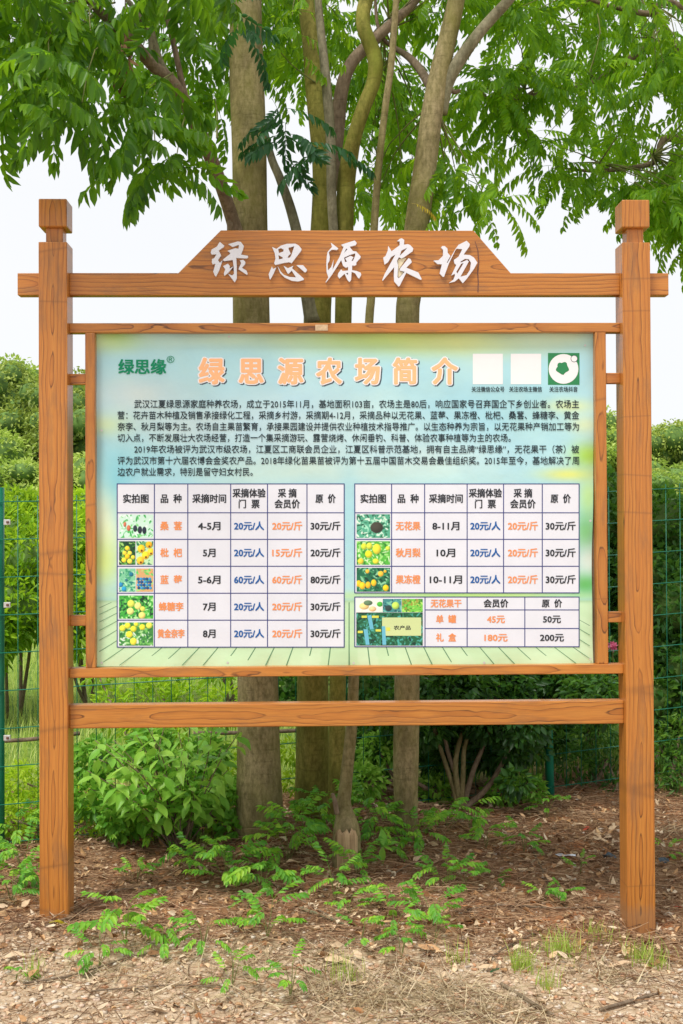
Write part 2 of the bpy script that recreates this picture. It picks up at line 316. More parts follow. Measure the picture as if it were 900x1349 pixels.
def link(name, me, parent=None, loc=(0, 0, 0), rot=None, scale=None):
    o = bpy.data.objects.new(name, me); COL.objects.link(o); o.location = loc
    if rot is not None: o.rotation_euler = rot
    if scale is not None: o.scale = (scale,)*3 if isinstance(scale, (int, float)) else scale
    if parent is not None: o.parent = parent
    return o
def empty(name, label, cat, loc=(0, 0, 0), group=None):
    o = link(name, None, None, loc); o.empty_display_size = 0.1
    return tag(o, label, cat, group)
def tag(o, label, cat, group=None):
    o['label'] = label; o['category'] = cat
    if group: o['group'] = group
    return o
def rel(o, parent):
    """parent keeping a part's world placement (parents are unrotated empties)"""
    o.parent = parent; o.location = Vector(o.location)-Vector(parent.location); return o

def box_part(name, x0, x1, y0, y1, z0, z1, material, parent, bev=0.002):
    c = np.array([(x0+x1)/2, (y0+y1)/2, (z0+z1)/2]); h = np.array([x1-x0, y1-y0, z1-z0])/2
    import bmesh
    bm = bmesh.new(); bmesh.ops.create_cube(bm, size=2)
    for v in bm.verts: v.co = Vector((v.co.x*h[0], v.co.y*h[1], v.co.z*h[2]))
    if bev: bmesh.ops.bevel(bm, geom=bm.edges[:], offset=bev, segments=2, affect='EDGES', profile=0.5)
    me = bpy.data.meshes.new(name); bm.to_mesh(me); bm.free(); me.materials.append(material)
    o = link(name, me, None, c)
    return rel(o, parent)

def extrude_poly(name, pts, y_front, depth, material, parent, holes=(), bev=0.0):
    """pts: list of (x,z) outline; solid between y_front and y_front+depth"""
    cu = bpy.data.curves.new(name, 'CURVE'); cu.dimensions = '2D'; cu.fill_mode = 'BOTH'
    cx = sum(p[0] for p in pts)/len(pts); cz = sum(p[1] for p in pts)/len(pts)
    for ring in [pts, *holes]:
        s = cu.splines.new('POLY'); s.points.add(len(ring)-1); s.use_cyclic_u = True
        for i, p in enumerate(ring): s.points[i].co = (p[0]-cx, p[1]-cz, 0, 1)
    cu.extrude = depth/2-bev; cu.bevel_depth = bev; cu.bevel_resolution = 1
    if bev: cu.offset = -bev
    o = bpy.data.objects.new(name, cu); COL.objects.link(o)
    me = bpy.data.meshes.new_from_object(o.evaluated_get(bpy.context.evaluated_depsgraph_get()))
    bpy.data.objects.remove(o); bpy.data.curves.remove(cu)
    n = len(me.vertices); v = np.empty(n*3, dtype=np.float32); me.vertices.foreach_get('co', v); v = v.reshape(-1, 3)
    v2 = np.stack([v[:, 0], -v[:, 2], v[:, 1]], 1); me.vertices.foreach_set('co', v2.ravel()); me.name = name
    me.materials.clear(); me.materials.append(material); me.update()
    o = link(name, me, None, (cx, y_front+depth/2, cz))
    return rel(o, parent) if parent else o

def catmull(pts, per=6):
    pts = np.asarray(pts, float); p = np.vstack([2*pts[0]-pts[1], pts, 2*pts[-1]-pts[-2]]); outp = []
    for i in range(1, len(p)-2):
        for k in range(per):
            t = k/per
            outp.append(0.5*((2*p[i])+(-p[i-1]+p[i+1])*t+(2*p[i-1]-5*p[i]+4*p[i+1]-p[i+2])*t*t+(-p[i-1]+3*p[i]-3*p[i+1]+p[i+2])*t**3))
    outp.append(p[-2]); return np.array(outp)
def tube(pts, radii, sides=14, per=6, lump=0.05, seed=0):
    """smooth tapered limb through pts; returns verts, quads, caps"""
    q = catmull(np.hstack([np.asarray(pts, float), np.asarray(radii, float)[:, None]]), per)
    c, r = q[:, :3], q[:, 3]; n = len(c)
    T = np.gradient(c, axis=0); T /= np.linalg.norm(T, axis=1)[:, None]+1e-9
    ref = np.array([1.0, 0, 0]) if abs(T[0][0]) < 0.8 else np.array([0, 1.0, 0])
    a = np.cross(T[0], ref); a /= np.linalg.norm(a); V = []
    rs = np.random.RandomState(seed); ph = rs.rand(4)*6.28
    th = np.arange(sides)/sides*2*np.pi
    s = np.concatenate([[0], np.cumsum(np.linalg.norm(np.diff(c, axis=0), axis=1))])
    for i in range(n):
        a = a - T[i]*a.dot(T[i]); a /= np.linalg.norm(a); b = np.cross(T[i], a)
        rr = r[i]*(1+lump*(np.sin(2*th+ph[0]+s[i]*1.3)+0.6*np.sin(3*th+ph[1]-s[i]*2.1)+0.5*math.sin(s[i]*5+ph[2])+0.35*np.sin(5*th+s[i]*3+ph[3])))
        V.append(c[i]+np.outer(np.cos(th)*rr, a)+np.outer(np.sin(th)*rr, b))
    V = np.vstack(V); i, j = np.meshgrid(np.arange(n-1), np.arange(sides), indexing='ij'); i = i.ravel(); j = j.ravel(); k = (j+1) % sides
    Q = np.stack([i*sides+j, i*sides+k, (i+1)*sides+k, (i+1)*sides+j], 1)
    caps = [np.arange(sides)[::-1][None], ((n-1)*sides+np.arange(sides))[None]]
    return V, Q, caps
def limb(name, pts, radii, material, parent, **kw):
    V, Q, caps = tube(pts, radii, **kw); base = np.asarray(pts[0], float)
    me = mk_mesh(name, V-base, [Q, *caps], material, smooth=True)
    o = link(name, me, None, base); return rel(o, parent)

def rot_from(d, roll):
    """(N,3,3) frames whose X axis is d; Z axis near up, rolled"""
    d = d/np.linalg.norm(d, axis=1)[:, None]
    up = np.tile([0, 0, 1.0], (len(d), 1)); par = np.abs(d[:, 2]) > 0.97; up[par] = [0, 1.0, 0]
    y = np.cross(up, d); y /= np.linalg.norm(y, axis=1)[:, None]; z = np.cross(d, y)
    c, s = np.cos(roll)[:, None], np.sin(roll)[:, None]
    y2 = c*y+s*z; z2 = -s*y+c*z
    return np.stack([d, y2, z2], 2)
def scatter(temps, which, pos, R, scale, tint):
    """place template meshes (verts, quads[, own tint]) at pos with frames R -> verts, quads, tint"""
    V, Q, Tn = [], [], []; base = 0
    for k, (tv, tq) in enumerate(temps):
        idx = np.where(which == k)[0]
        if not len(idx): continue
        vv = np.einsum('nij,mj->nmi', R[idx], tv)*scale[idx][:, None, None]+pos[idx][:, None, :]
        qq = tq[None]+(np.arange(len(idx))*len(tv))[:, None, None]+base
        V.append(vv.reshape(-1, 3)); Q.append(qq.reshape(-1, tq.shape[1])); Tn.append(np.repeat(tint[idx], len(tv)))
        base += len(idx)*len(tv)
    return np.vstack(V), np.vstack(Q), np.concatenate(Tn)

# single leaf templates (base at origin, along +X, folded along the rib)
def leaf_t(L=1.0, W=0.32, fold=0.18, bend=0.12, shape=(0.28, 0.66)):
    a, b = shape
    v = [(0, 0, 0), (a*L, W*L*0.5, fold*W*L), (b*L, W*L*0.42, fold*W*L-bend*L*b*b), (L, 0, -bend*L), (b*L, -W*L*0.42, fold*W*L-bend*L*b*b), (a*L, -W*L*0.5, fold*W*L)]
    return np.array(v), np.array([[0, 1, 2, 3], [0, 3, 4, 5]])
def join(parts):
    V, Q, b = [], [], 0
    for v, q in parts: V.append(v); Q.append(q+b); b += len(v)
    return np.vstack(V), np.vstack(Q)
def frond(seed, pairs=7, L=0.34, ll=0.075, w=0.34, droop=0.55, hang=0.5, rw=0.0016):
    """pinnate compound leaf: rachis along +X curving down, paired leaflets"""
    rs = np.random.RandomState(seed); parts = []
    n = pairs+2; s = np.linspace(0, 1, n)
    ang = -droop*s; dx = np.cos(ang); dz = np.sin(ang)
    side = rs.uniform(-0.12, 0.12)
    x = np.concatenate([[0], np.cumsum(dx[:-1])])/(n-1)*L; z = np.concatenate([[0], np.cumsum(dz[:-1])])/(n-1)*L
    y = side*L*s**2
    rv, rq = [], []
    for i in range(n):
        r = rw*(1.3-0.8*s[i]); rv += [(x[i], y[i]-r, z[i]), (x[i], y[i]+r, z[i]), (x[i], y[i], z[i]+r)]
    for i in range(n-1):
        for k in range(3): rq.append([i*3+k, i*3+(k+1) % 3, i*3+3+(k+1) % 3, i*3+3+k])
    parts.append((np.array(rv), np.array(rq)))
    for i in range(2, n):
        prof = 0.72+0.5*math.sin(math.pi*min(1, (i-1)/(n-1.0))*0.85)
        sides = (1, -1) if i < n-1 else (1, -1, 0)
        for sd in sides:
            l_ = ll*prof*rs.uniform(0.85, 1.12)
            az = sd*rs.uniform(0.75, 1.05)+side; el = ang[i]-hang*rs.uniform(0.5, 1.4)*(0.8 if sd else 0.4)
            d = np.array([[math.cos(az)*math.cos(el), math.sin(az)*math.cos(el), math.sin(el)]])
            Rm = rot_from(d, np.array([rs.uniform(-0.5, 0.5)+sd*0.25]))[0]
            v, q = leaf_t(l_, w*rs.uniform(0.9, 1.1), 0.25, rs.uniform(0.05, 0.22))
            parts.append((v@Rm.T+np.array([x[i], y[i], z[i]]), q))
    return join(parts)

# ------------------------------------------------------------------ ground
def vnoise(x, y, seed=0):
    rs = np.random.RandomState(seed); v = np.zeros_like(x); amp = 1.0
    for o in range(9):
        f = 1.7**o*0.8; a = rs.rand(3)*6.28; t = rs.rand()*3.14
        v += amp*np.sin(f*(x*math.cos(t)+y*math.sin(t))+a[0])*np.sin(f*(-x*math.sin(t)*1.1+y*math.cos(t))+a[1]); amp *= 0.66
    return v
def ground_h(x, y):
    x = np.asarray(x, float); y = np.asarray(y, float)
    near = np.exp(-(((x)/5)**2+((y)/4)**2))
    h = 0.016*vnoise(x*2.2, y*2.2, 3)*np.clip(near+0.15, 0, 1)
    h += 0.07*np.exp(-(((x-0.0)/1.0)**2+((y-1.35)/0.55)**2))      # mound at the feet of the trees
    h -= 0.105*np.exp(-((x-1.45)/0.55)**2-((y+0.15)/0.8)**2)
    h -= 0.02*np.clip((-0.35-y)/0.8, 0, 1)
    h += 0.5*np.clip((y-14)/30, 0, 2.5)
    return h
def axis_pts(lo, hi, fine_lo, fine_hi, step):
    f = np.arange(fine_lo, fine_hi+1e-6, step); a = [fine_hi]; s = step
    while a[-1] < hi: s *= 1.18; a.append(a[-1]+s)
    b = [fine_lo]; s = step
    while b[-1] > lo: s *= 1.18; b.append(b[-1]-s)
    return np.concatenate([b[:0:-1], f, a[1:]])
gx = axis_pts(-260, 260, -3.2, 3.2, 0.03); gy = axis_pts(-12, 420, -1.6, 3.4, 0.03)
GX, GY = np.meshgrid(gx, gy); GZ = ground_h(GX, GY)
nx, ny = len(gx), len(gy)
i, j = np.meshgrid(np.arange(ny-1), np.arange(nx-1), indexing='ij'); i = i.ravel(); j = j.ravel()
gq = np.stack([i*nx+j, i*nx+j+1, (i+1)*nx+j+1, (i+1)*nx+j], 1)
zone = np.clip((GY+0.10+0.28*np.clip((GX+1.2)/1.0, 0, 1)-0.12*vnoise(GX*1.2, GY*1.2, 8))/0.35+0.3, 0, 1)+np.clip((GY-2.2-0.25*GX-0.25*vnoise(GX, GY, 5))/0.8, 0, 1)
me = mk_mesh('ground', np.stack([GX.ravel(), GY.ravel(), GZ.ravel()], 1), [gq], M['soil'], smooth=True)
a = me.attributes.new('zone', 'FLOAT', 'POINT'); a.data.foreach_set('value', zone.ravel().astype(np.float32))
g = link('ground', me); g['kind'] = 'structure'
def on_ground(px, py):
    """ground point seen at a pixel of the photograph"""
    d = FW + RT*((px-450)/FPX) - UP*((py-674.5)/FPX); p = CAM+d*(-CAM[2]/d[2])
    for _ in range(6):
        h = float(ground_h(p[0], p[1])); p = CAM+d*((h-CAM[2])/d[2])
    return p

# ------------------------------------------------------------------ notice board
board = empty('notice_board', 'orange-brown wooden farm notice board on two square posts, printed price poster inside', 'notice board', (0, 0.06, 0))
F0, F1 = 0.045, 0.098            # front and back of the rails
def zpx(py, px, Y): return P(px, py, Y)[2]
for sx in (-1, 1):
    xo, xi = sx*1.3, sx*1.18
    x0, x1 = min(xo, xi), max(xo, xi)
    gz = -0.12
    top = P(60, 318.5, 0)[2]
    box_part('post', x0, x1, 0, 0.12, gz, top, M['wood_v'], board, 0.003)
    box_part('post_neck', x0+0.026, x1-0.022, 0.024, 0.096, top, top+0.064, M['wood_v'], board, 0.002)
    box_part('post_cap', x0+0.0005, x1-0.001, -0.0015, 0.1215, top+0.064, top+0.183, M['wood_v'], board, 0.005)
zb1, zb0 = 2.736, 2.641
# outer stubs of the top beam
box_part('beam_end', P(23, 372, F0)[0], -1.3, F0, F1, zb0, zb1, M['wood_h'], board, 0.003)
box_part('beam_end', 1.3, P(881, 372, F0)[0], F0, F1, zb0, zb1, M['wood_h'], board, 0.003)
hz = P(450, 303.5, F0)[2]
hp = [(-1.18, zb0), (1.18, zb0), (1.18, zb1), (P(673, 358, F0)[0], zb1), (P(624, 303, F0)[0], hz), (P(291, 303, F0)[0], hz), (P(235, 358, F0)[0], zb1), (-1.18, zb1)]
header = extrude_poly('header_beam', hp, F0, F1-F0, M['wood_h'], board, bev=0.0025)
box_part('upper_rail', -1.18, 1.18, F0, F1, 2.481, 2.522, M['wood_h'], board, 0.003)
box_part('lower_rail', -1.18, 1.18, F0-0.01, F1, 1.0135, 1.054, M['wood_h'], board, 0.003)
box_part('bottom_rail', -1.18, 1.18, F0-0.012, F1, 0.800, 0.899, M['wood_h'], board, 0.004)
SX = (P(112.5, 650, F0)[0], P(125.5, 650, F0)[0], P(785.5, 650, F0)[0], P(800, 650, F0)[0])
box_part('frame_stile', SX[0], SX[1], F0, F1-0.004, 1.054, 2.481, M['wood_v'], board, 0.003)
box_part('frame_stile', SX[2], SX[3], F0, F1-0.004, 1.054, 2.481, M['wood_v'], board, 0.003)
for (ya, yb) in ((491.5, 505.5), (808.5, 822.5)):
    for (a_, b_) in ((-1.18, SX[0]), (SX[3], 1.18)):
        box_part('spacer_block', a_, b_, F0+0.008, F1-0.012, P(450, yb, F0)[2], P(450, ya, F0)[2], M['wood_h'], board, 0.002)
# little repair patch on the upper rail, crack line on the header
box_part('wood_patch', P(415.5, 430, F0)[0], P(432, 430, F0)[0], F0-0.0025, F0+0.004, 2.488, 2.514, M['dry_pale'], board, 0.001)

# raised characters, outlines traced
def glyph(ox, oy, s, outline, holes=(), y=F0, lift=0.0):
    f = lambda p: (P(ox+p[0]/s, oy+p[1]/s, F0-0.012)[0], P(ox+p[0]/s, oy+p[1]/s, F0-0.012)[2])
    return [f(p) for p in outline], [[f(p) for p in h] for h in holes]
G = {
0: (274, 314, 15, [
 ([(235,70),(325,145),(305,175),(212,240),(262,335),(198,425),(235,485),(288,432),(250,550),(215,650),(160,755),(135,735),(105,655),(150,500),(95,515),(78,480),(80,410),(125,390),(170,315),(75,320),(55,285),(75,220),(175,165)], []),
 ([(400,115),(590,62),(650,70),(710,150),(690,230),(650,320),(790,345),(795,375),(770,395),(560,385),(570,560),(570,790),(530,870),(400,700),(480,735),(515,700),(510,560),(490,425),(320,450),(295,420),(430,315),(445,290),(390,245),(540,195),(605,205),(615,125),(490,170)], []),
 ([(300,550),(395,500),(432,545),(430,600),(505,555),(392,690),(325,740),(315,690),(345,610)], []),
 ([(630,435),(700,425),(740,465),(735,510),(670,580),(765,640),(785,700),(770,720),(605,610),(620,570),(655,500),(650,465)], [])]),
1: (350, 314, 15, [
 ([(130,170),(215,210),(300,145),(420,108),(590,105),(660,145),(710,210),(705,240),(515,490),(470,470),(360,485),(190,525),(170,490),(195,400),(180,290)],
  [[(248,215),(300,190),(358,220),(350,260),(265,290)], [(255,330),(340,375),(335,400),(265,415)], [(450,185),(568,155),(510,330),(480,380),(430,385),(450,345),(495,300),(460,225)]]),
 ([(125,555),(150,605),(210,575),(160,690),(95,815),(80,800),(60,710)], []),
 ([(232,540),(300,655),(360,720),(470,762),(605,772),(515,635),(455,700),(435,690),(355,540),(440,590),(550,543),(522,590),(757,798),(750,822),(640,852),(520,838),(380,775),(290,690)], []),
 ([(612,530),(740,530),(820,620),(800,665),(770,670)], [])]),
2: (424, 314, 15, [
 ([(180,85),(328,200),(300,228),(200,222),(138,272),(158,365),(152,440),(118,500),(122,632),(185,570),(238,415),(212,620),(350,370),(430,170),(385,125),(650,42),(692,90),(670,135),(550,165),(615,250),(680,260),(768,355),(765,385),(680,480),(685,520),(650,540),(600,535),(600,630),(690,645),(770,680),(780,720),(740,795),(715,780),(660,690),(590,660),(580,820),(545,865),(505,815),(450,700),(350,795),(315,745),(325,690),(385,610),(410,645),(520,635),(520,560),(480,580),(420,540),(385,430),(200,720),(85,872),(75,865),(130,770),(95,660),(90,500),(100,350),(115,270),(205,165)],
  [[(440,290),(485,200),(508,215)], [(440,380),(560,325),(660,295),(660,340),(620,440),(585,450),(625,370),(570,345),(462,395),(500,460),(460,470)], [(475,690),(520,680),(518,725)]])]),
3: (500, 312, 15, [
 ([(350,85),(400,40),(440,28),(490,60),(485,155),(560,145),(610,165),(668,230),(655,285),(475,410),(430,428),(385,400),(345,480),(370,570),(355,790),(380,820),(500,690),(400,665),(410,620),(575,420),(615,440),(640,500),(530,610),(770,705),(835,835),(815,850),(530,710),(400,970),(375,980),(290,880),(285,760),(290,600),(130,790),(65,870),(55,850),(100,740),(315,350),(230,400),(170,500),(100,550),(75,410),(120,380),(165,270),(175,180),(240,285),(400,165),(400,90)],
  [[(400,375),(435,270),(550,215),(480,300)]])]),
4: (570, 314, 14.06, [
 ([(155,170),(180,143),(225,143),(275,190),(280,270),(330,325),(262,450),(275,455),(425,195),(480,120),(630,45),(690,105),(680,150),(575,300),(690,310),(765,355),(830,450),(770,560),(640,740),(560,832),(485,740),(410,800),(300,828),(385,765),(415,690),(410,655),(345,690),(440,490),(405,465),(395,400),(480,340),(550,200),(450,190),(430,205),(300,470),(215,705),(195,718),(130,650),(172,480),(90,475),(20,412),(110,405),(195,320),(195,210)],
  [[(510,435),(600,378),(670,385),(712,450),(695,580),(630,680),(515,712),(670,430),(640,400),(525,447)], [(530,470),(575,455),(460,650),(440,620)]])]),
}
def off_header(o): o.parent = header; o.location = Vector(o.location)-Vector(header.location); return o
for k, (ox, oy, s, polys) in G.items():
    # one raised character = one object: its separate strokes are joined
    meshes = []
    cu = bpy.data.curves.new('raised_character', 'CURVE'); cu.dimensions = '2D'; cu.fill_mode = 'BOTH'
    c0 = P(ox+30, oy+30, F0-0.012)
    for outline, holes in polys:
        o2, h2 = glyph(ox, oy, s, outline, holes)
        for ring in [o2, *h2]:
            sp_ = cu.splines.new('POLY'); sp_.points.add(len(ring)-1); sp_.use_cyclic_u = True
            for i_, p in enumerate(ring): sp_.points[i_].co = (p[0]-c0[0], p[1]-c0[2], 0, 1)
    cu.extrude = 0.006
    o = bpy.data.objects.new('tmp', cu); COL.objects.link(o)
    me = bpy.data.meshes.new_from_object(o.evaluated_get(bpy.context.evaluated_depsgraph_get())); bpy.data.objects.remove(o)
    v = np.empty(len(me.vertices)*3, dtype=np.float32); me.vertices.foreach_get('co', v); v = v.reshape(-1, 3)
    me.vertices.foreach_set('co', np.stack([v[:, 0], -v[:, 2], v[:, 1]], 1).ravel()); me.materials.clear(); me.materials.append(M['letter']); me.name = 'raised_character'; me.update()
    o = link('raised_character', me, board, Vector((c0[0], F0-0.0065, c0[2]))-Vector(board.location))
    o.parent = header; o.location = Vector((c0[0], F0-0.0065, c0[2]))-Vector(board.location)-Vector(header.location)
gl, _ = glyph(500, 312, 15, [(388,432),(535,412),(395,620),(395,665),(480,700),(380,800),(362,770),(378,570),(355,482)])
gp = extrude_poly('glue_patch', gl, F0-0.006, 0.0065, M['glue'], None)
gp.parent = header; gp.location = gp.location-board.location-header.location
ck = [(P(x, y, F0)[0], P(x, y, F0)[2]) for x, y in ((625.5,318),(629,330),(630,345),(628.5,360),(629.5,372),(629,385),(630.3,385),(630.8,372),(630,360),(631.5,345),(630.2,330),(626.3,318))]
cr = extrude_poly('crack', ck, F0-0.0012, 0.003, M['bolt'], None); cr.parent = header; cr.location = cr.location-board.location-header.location

# ---- poster sheet
YP = 0.082
def s2l(c):
    c = np.asarray(c, float)/255.0
    return np.where(c <= 0.04045, c/12.92, ((c+0.055)/1.055)**2.4)
def blotch(px, py, c, cx, cy, rx, ry, col, s=1.0):
    w = s*np.exp(-((px-cx)/rx)**2-((py-cy)/ry)**2)[..., None]
    return c*(1-w)+np.array(col, float)*w
NXp, NYp = 270, 180
ux, uy = np.meshgrid(np.linspace(0, 1, NXp), np.linspace(0, 1, NYp))
right = 783-3.5*np.exp(-((uy-0.62)/0.25)**2)-1.2*np.sin(uy*9)
PX = 127+ux*(right-127); PY = 439.5+uy*(878-439.5)
c = np.zeros(PX.shape+(3,))+np.array((174, 220, 230.0))
for b_ in [(150,445,30,12,(150,205,90),.9),(135,452,60,14,(215,232,170),.6),(300,448,150,10,(205,228,190),.5),(520,445,130,20,(196,226,120),.95),(600,452,90,16,(225,232,150),.7),(740,445,60,18,(205,228,190),.8),
           (180,520,60,25,(222,228,230),.6),(170,600,60,30,(160,215,222),.8),(150,640,25,40,(120,200,220),.8),(250,560,120,30,(200,222,226),.6),(400,560,160,60,(206,224,230),.6),
           (600,520,120,40,(170,216,226),.6),(700,540,60,30,(165,214,222),.6),(750,535,32,9,(232,236,150),.6),(770,560,20,12,(236,232,150),.5),(140,560,30,14,(225,235,150),.5),(135,690,22,50,(232,242,205),.9),(135,740,24,34,(208,230,130),.85),
           (460,620,160,18,(214,230,205),.5),(560,600,120,24,(200,222,226),.5),(748,625,34,8,(238,234,100),.75),(775,600,22,16,(165,215,80),.9),(775,655,14,30,(190,225,120),.7),(772,700,16,25,(120,195,110),.8),(776,740,18,20,(230,238,225),.7),(772,770,22,14,(90,180,90),.9),(460,700,12,90,(170,218,225),.7),
           (300,785,160,6,(205,232,130),.6),(620,785,160,6,(190,228,90),.7)]:
    c = blotch(PX, PY, c, *b_)
nz = vnoise(PX/40, PY/25, 12)[..., None]; c = c+nz*4.0*np.array([1.1, 0.5, -0.3])
deck = np.clip((PY-790)/1.5, 0, 1)[..., None]
dcol = np.array((198, 232, 188.0))+(np.clip((PY-790)/88, 0, 1)[..., None]*np.array((4, 3, 2.0)))
idx = np.floor((PX-460)/np.maximum(PY-650, 20)*8.7+0.5); dcol = dcol+((np.sin(idx*12.9898)*43758.5453) % 1)[..., None]*np.array((9, 4, 9.0))-4
band = np.exp(-((PY-792)/2.2)**2)[..., None]; 
c = c*(1-deck)+dcol*deck; c = c*(1-0.5*band)+np.array((150, 190, 150.0))*0.5*band
wx = np.zeros(PX.shape)
edge = np.clip((np.abs(ux-0.5)-0.465)/0.035, 0, 1); edgey = np.clip((np.abs(uy-0.5)-0.46)/0.04, 0, 1)
Yw = YP+0.004*edge*np.sin(uy*23+ux*5)+0.003*edgey*np.sin(ux*40)
d0 = FW[None, None]+RT[None, None]*((PX-450)/FPX)[..., None]-UP[None, None]*((PY-674.5)/FPX)[..., None]
W3 = CAM+d0*((YP-CAM[1])/d0[..., 1])[..., None]; W3[..., 1] = Yw
oc = np.array([0, YP, 1.76]); V = W3.reshape(-1, 3)-oc
i, j = np.meshgrid(np.arange(NYp-1), np.arange(NXp-1), indexing='ij'); i = i.ravel(); j = j.ravel()
pq = np.stack([i*NXp+j, (i+1)*NXp+j, (i+1)*NXp+j+1, i*NXp+j+1], 1)
poster = link('poster', mk_mesh('poster', V, [pq], M['print'], smooth=True, colors=s2l(np.clip(c, 0, 255)).reshape(-1, 3)), None, oc); rel(poster, board)
PW = np.array([0, YP, 1.76])
def on_poster(o):   # o placed in world coordinates
    o.parent = poster; o.location = Vector(o.location)-Vector(PW); return o
# rigid backing board behind the vinyl
bx0, bx1 = P(122, 650, 0.09)[0], P(789, 650, 0.09)[0]
box_part('backing_panel', bx0, bx1, 0.0905, 0.096, 1.056, 2.479, M['bark_brown'], board, 0)

def quad_sheet(name, rects, y, material, lift=0.0):
    V, Q = [], []
    for r in rects:
        pts = r if len(r) == 4 and hasattr(r[0], '__len__') else [(r[0], r[1]), (r[0], r[3]), (r[2], r[3]), (r[2], r[1])]
        b0 = len(V)
        for p in pts: w = P(p[0], p[1], y); V.append((w[0], y, w[2]))
        Q.append([b0, b0+1, b0+2, b0+3])
    V = np.array(V); c0 = V.mean(0)
    o = link(name, mk_mesh(name, V-c0, [np.array(Q)], material), None, c0)
    if len(Q) > 4: o['kind'] = 'stuff'
    return on_poster(o)
Y1, Y2, Y3, Y4 = YP-0.0006, YP-0.0012, YP-0.0018, YP-0.0024
# deck lines
dl = []
for k in range(-18, 20):
    xb = 460+k*27.5; xt = 460+(xb-460)*(793-650)/(876-650)
    pb, ptp = [xb, 876.5], [xt, 793.5]
    def clip(p, q, xl):
        t = (xl-p[0])/(q[0]-p[0]); return [xl, p[1]+t*(q[1]-p[1])]
    if pb[0] < 131:
        if ptp[0] < 132: continue
        pb = clip(pb, ptp, 131)
    if pb[0] > 777:
        if ptp[0] > 776: continue
        pb = clip(pb, ptp, 777)
    hw = 0.6
    dl.append([(ptp[0]-hw, ptp[1]), (pb[0]-hw-.1, pb[1]), (pb[0]+hw+.1, pb[1]), (ptp[0]+hw, ptp[1])])
quad_sheet('deck_lines', dl, Y1, M['ink_deckline'])
# tables
T1x = [154.5, 203.5, 247.5, 304, 352.5, 404.5, 453.5]; T1y = [637.5, 675.5, 710.5, 746, 781.5, 817, 852.5]
T2x = [467.5, 516, 559.5, 615.5, 663.5, 714.5, 763]; T2y = [637.5, 675.5, 710.5, 746, 781]
T3x = [467.5, 560, 615.5, 691.5, 763]; T3y = [786.5, 803.5, 828, 852]
quad_sheet('table_ground', [(T1x[0], T1y[0], T1x[-1], T1y[-1])], Y2, M['ink_cell'])
quad_sheet('table_ground', [(T2x[0], T2y[0], T2x[-1], T2y[-1])], Y2, M['ink_cell'])
quad_sheet('table_ground', [(T3x[0], T3y[0], T3x[-1], T3y[-1])], Y2, M['ink_cell'])
def grid_lines(xs, ys, xcut=None):
    h = 0.62; r = []
    for x in xs: r.append((x-h, ys[0]-h, x+h, ys[-1]+h))
    for y in ys[1:-1] if xcut else ys: pass
    for n_, y in enumerate(ys):
        x0 = xs[0] if not (xcut and 0 < n_ < len(ys)-1) else xcut
        xr = [x for x in xs if x >= x0]
        for a_, b_ in zip(xr[:-1], xr[1:]): r.append((a_+h, y-h, b_-h, y+h))
    return r
quad_sheet('table_lines', grid_lines(T1x, T1y), Y3, M['ink_navy'])
quad_sheet('table_lines', grid_lines(T2x, T2y), Y3, M['ink_navy'])
quad_sheet('table_lines', grid_lines(T3x, T3y, 560), Y3, M['ink_navy'])

# lettering
tcache = {}
def text_geo(s, off, track=1.0):
    key = (s, off, track)
    if key in tcache: return tcache[key]
    cu = bpy.data.curves.new('t', 'FONT'); cu.body = s; cu.size = 1; cu.resolution_u = 2; cu.offset = off; cu.space_character = track; cu.fill_mode = 'FRONT'
    o = bpy.data.objects.new('t', cu); COL.objects.link(o); dg = bpy.context.evaluated_depsgraph_get()
    me = bpy.data.meshes.new_from_object(o.evaluated_get(dg)); bpy.data.objects.remove(o); bpy.data.curves.remove(cu)
    me.calc_loop_triangles(); n = len(me.vertices); v = np.empty(n*3, dtype=np.float32); me.vertices.foreach_get('co', v); v = v.reshape(-1, 3)
    tri = np.empty(len(me.loop_triangles)*3, dtype=np.int32); me.loop_triangles.foreach_get('vertices', tri); bpy.data.meshes.remove(me)
    tcache[key] = (v[:, :2].astype(float), tri.reshape(-1, 3)); return tcache[key]
def lettering(name, s, x0, x1, yc, em, m, bold=0.0, y=Y4, dx=0, dy=0, copies=4):
    """letters spanning x0..x1 (pixels of the poster) centred on yc with em height in px;
    bold (px) thickens the strokes with slightly shifted layers of the same outline"""
    v, t = text_geo(s, 0.0); a_, b_ = v[:, 0].min(), v[:, 0].max()
    X = x0+(v[:, 0]-a_)/(b_-a_)*(x1-x0)+dx; Yy = yc-(v[:, 1]-0.36)*em+dy
    k = copies if bold else 1; Vs, Ts = [], []
    for i_ in range(k):
        th = 2*math.pi*(i_+0.5)/k; rr_ = bold*(1.0 if (bold < 1 or i_ % 3 < 2) else 0.45); ox, oy = (rr_*math.cos(th), rr_*math.sin(th)*0.8) if bold else (0, 0)
        W = np.stack([PXm(X+ox, Yy+oy, y, 0), np.full(len(X), y-i_*0.0005/max(k, 10)), PXm(X+ox, Yy+oy, y, 2)], 1)
        Vs.append(W); Ts.append(t+i_*len(X))
    W = np.vstack(Vs); c0 = W.mean(0)
    o = link(name, mk_mesh(name, W-c0, [np.vstack(Ts)], m, smooth=None), None, c0)
    if len(s.replace(' ', '')) > 1: o['kind'] = 'stuff'
    return on_poster(o)
lettering('brand_lettering', '绿思缘', 156.5, 218.5, 483.5, 21, M['ink_green'], 0.75)
lettering('registered_mark', '®', 219.5, 230, 473.5, 13, M['ink_green'], 0)
TS = '绿思源农场简介'; tcx = [279, 331, 383, 433.5, 484, 533.5, 586]
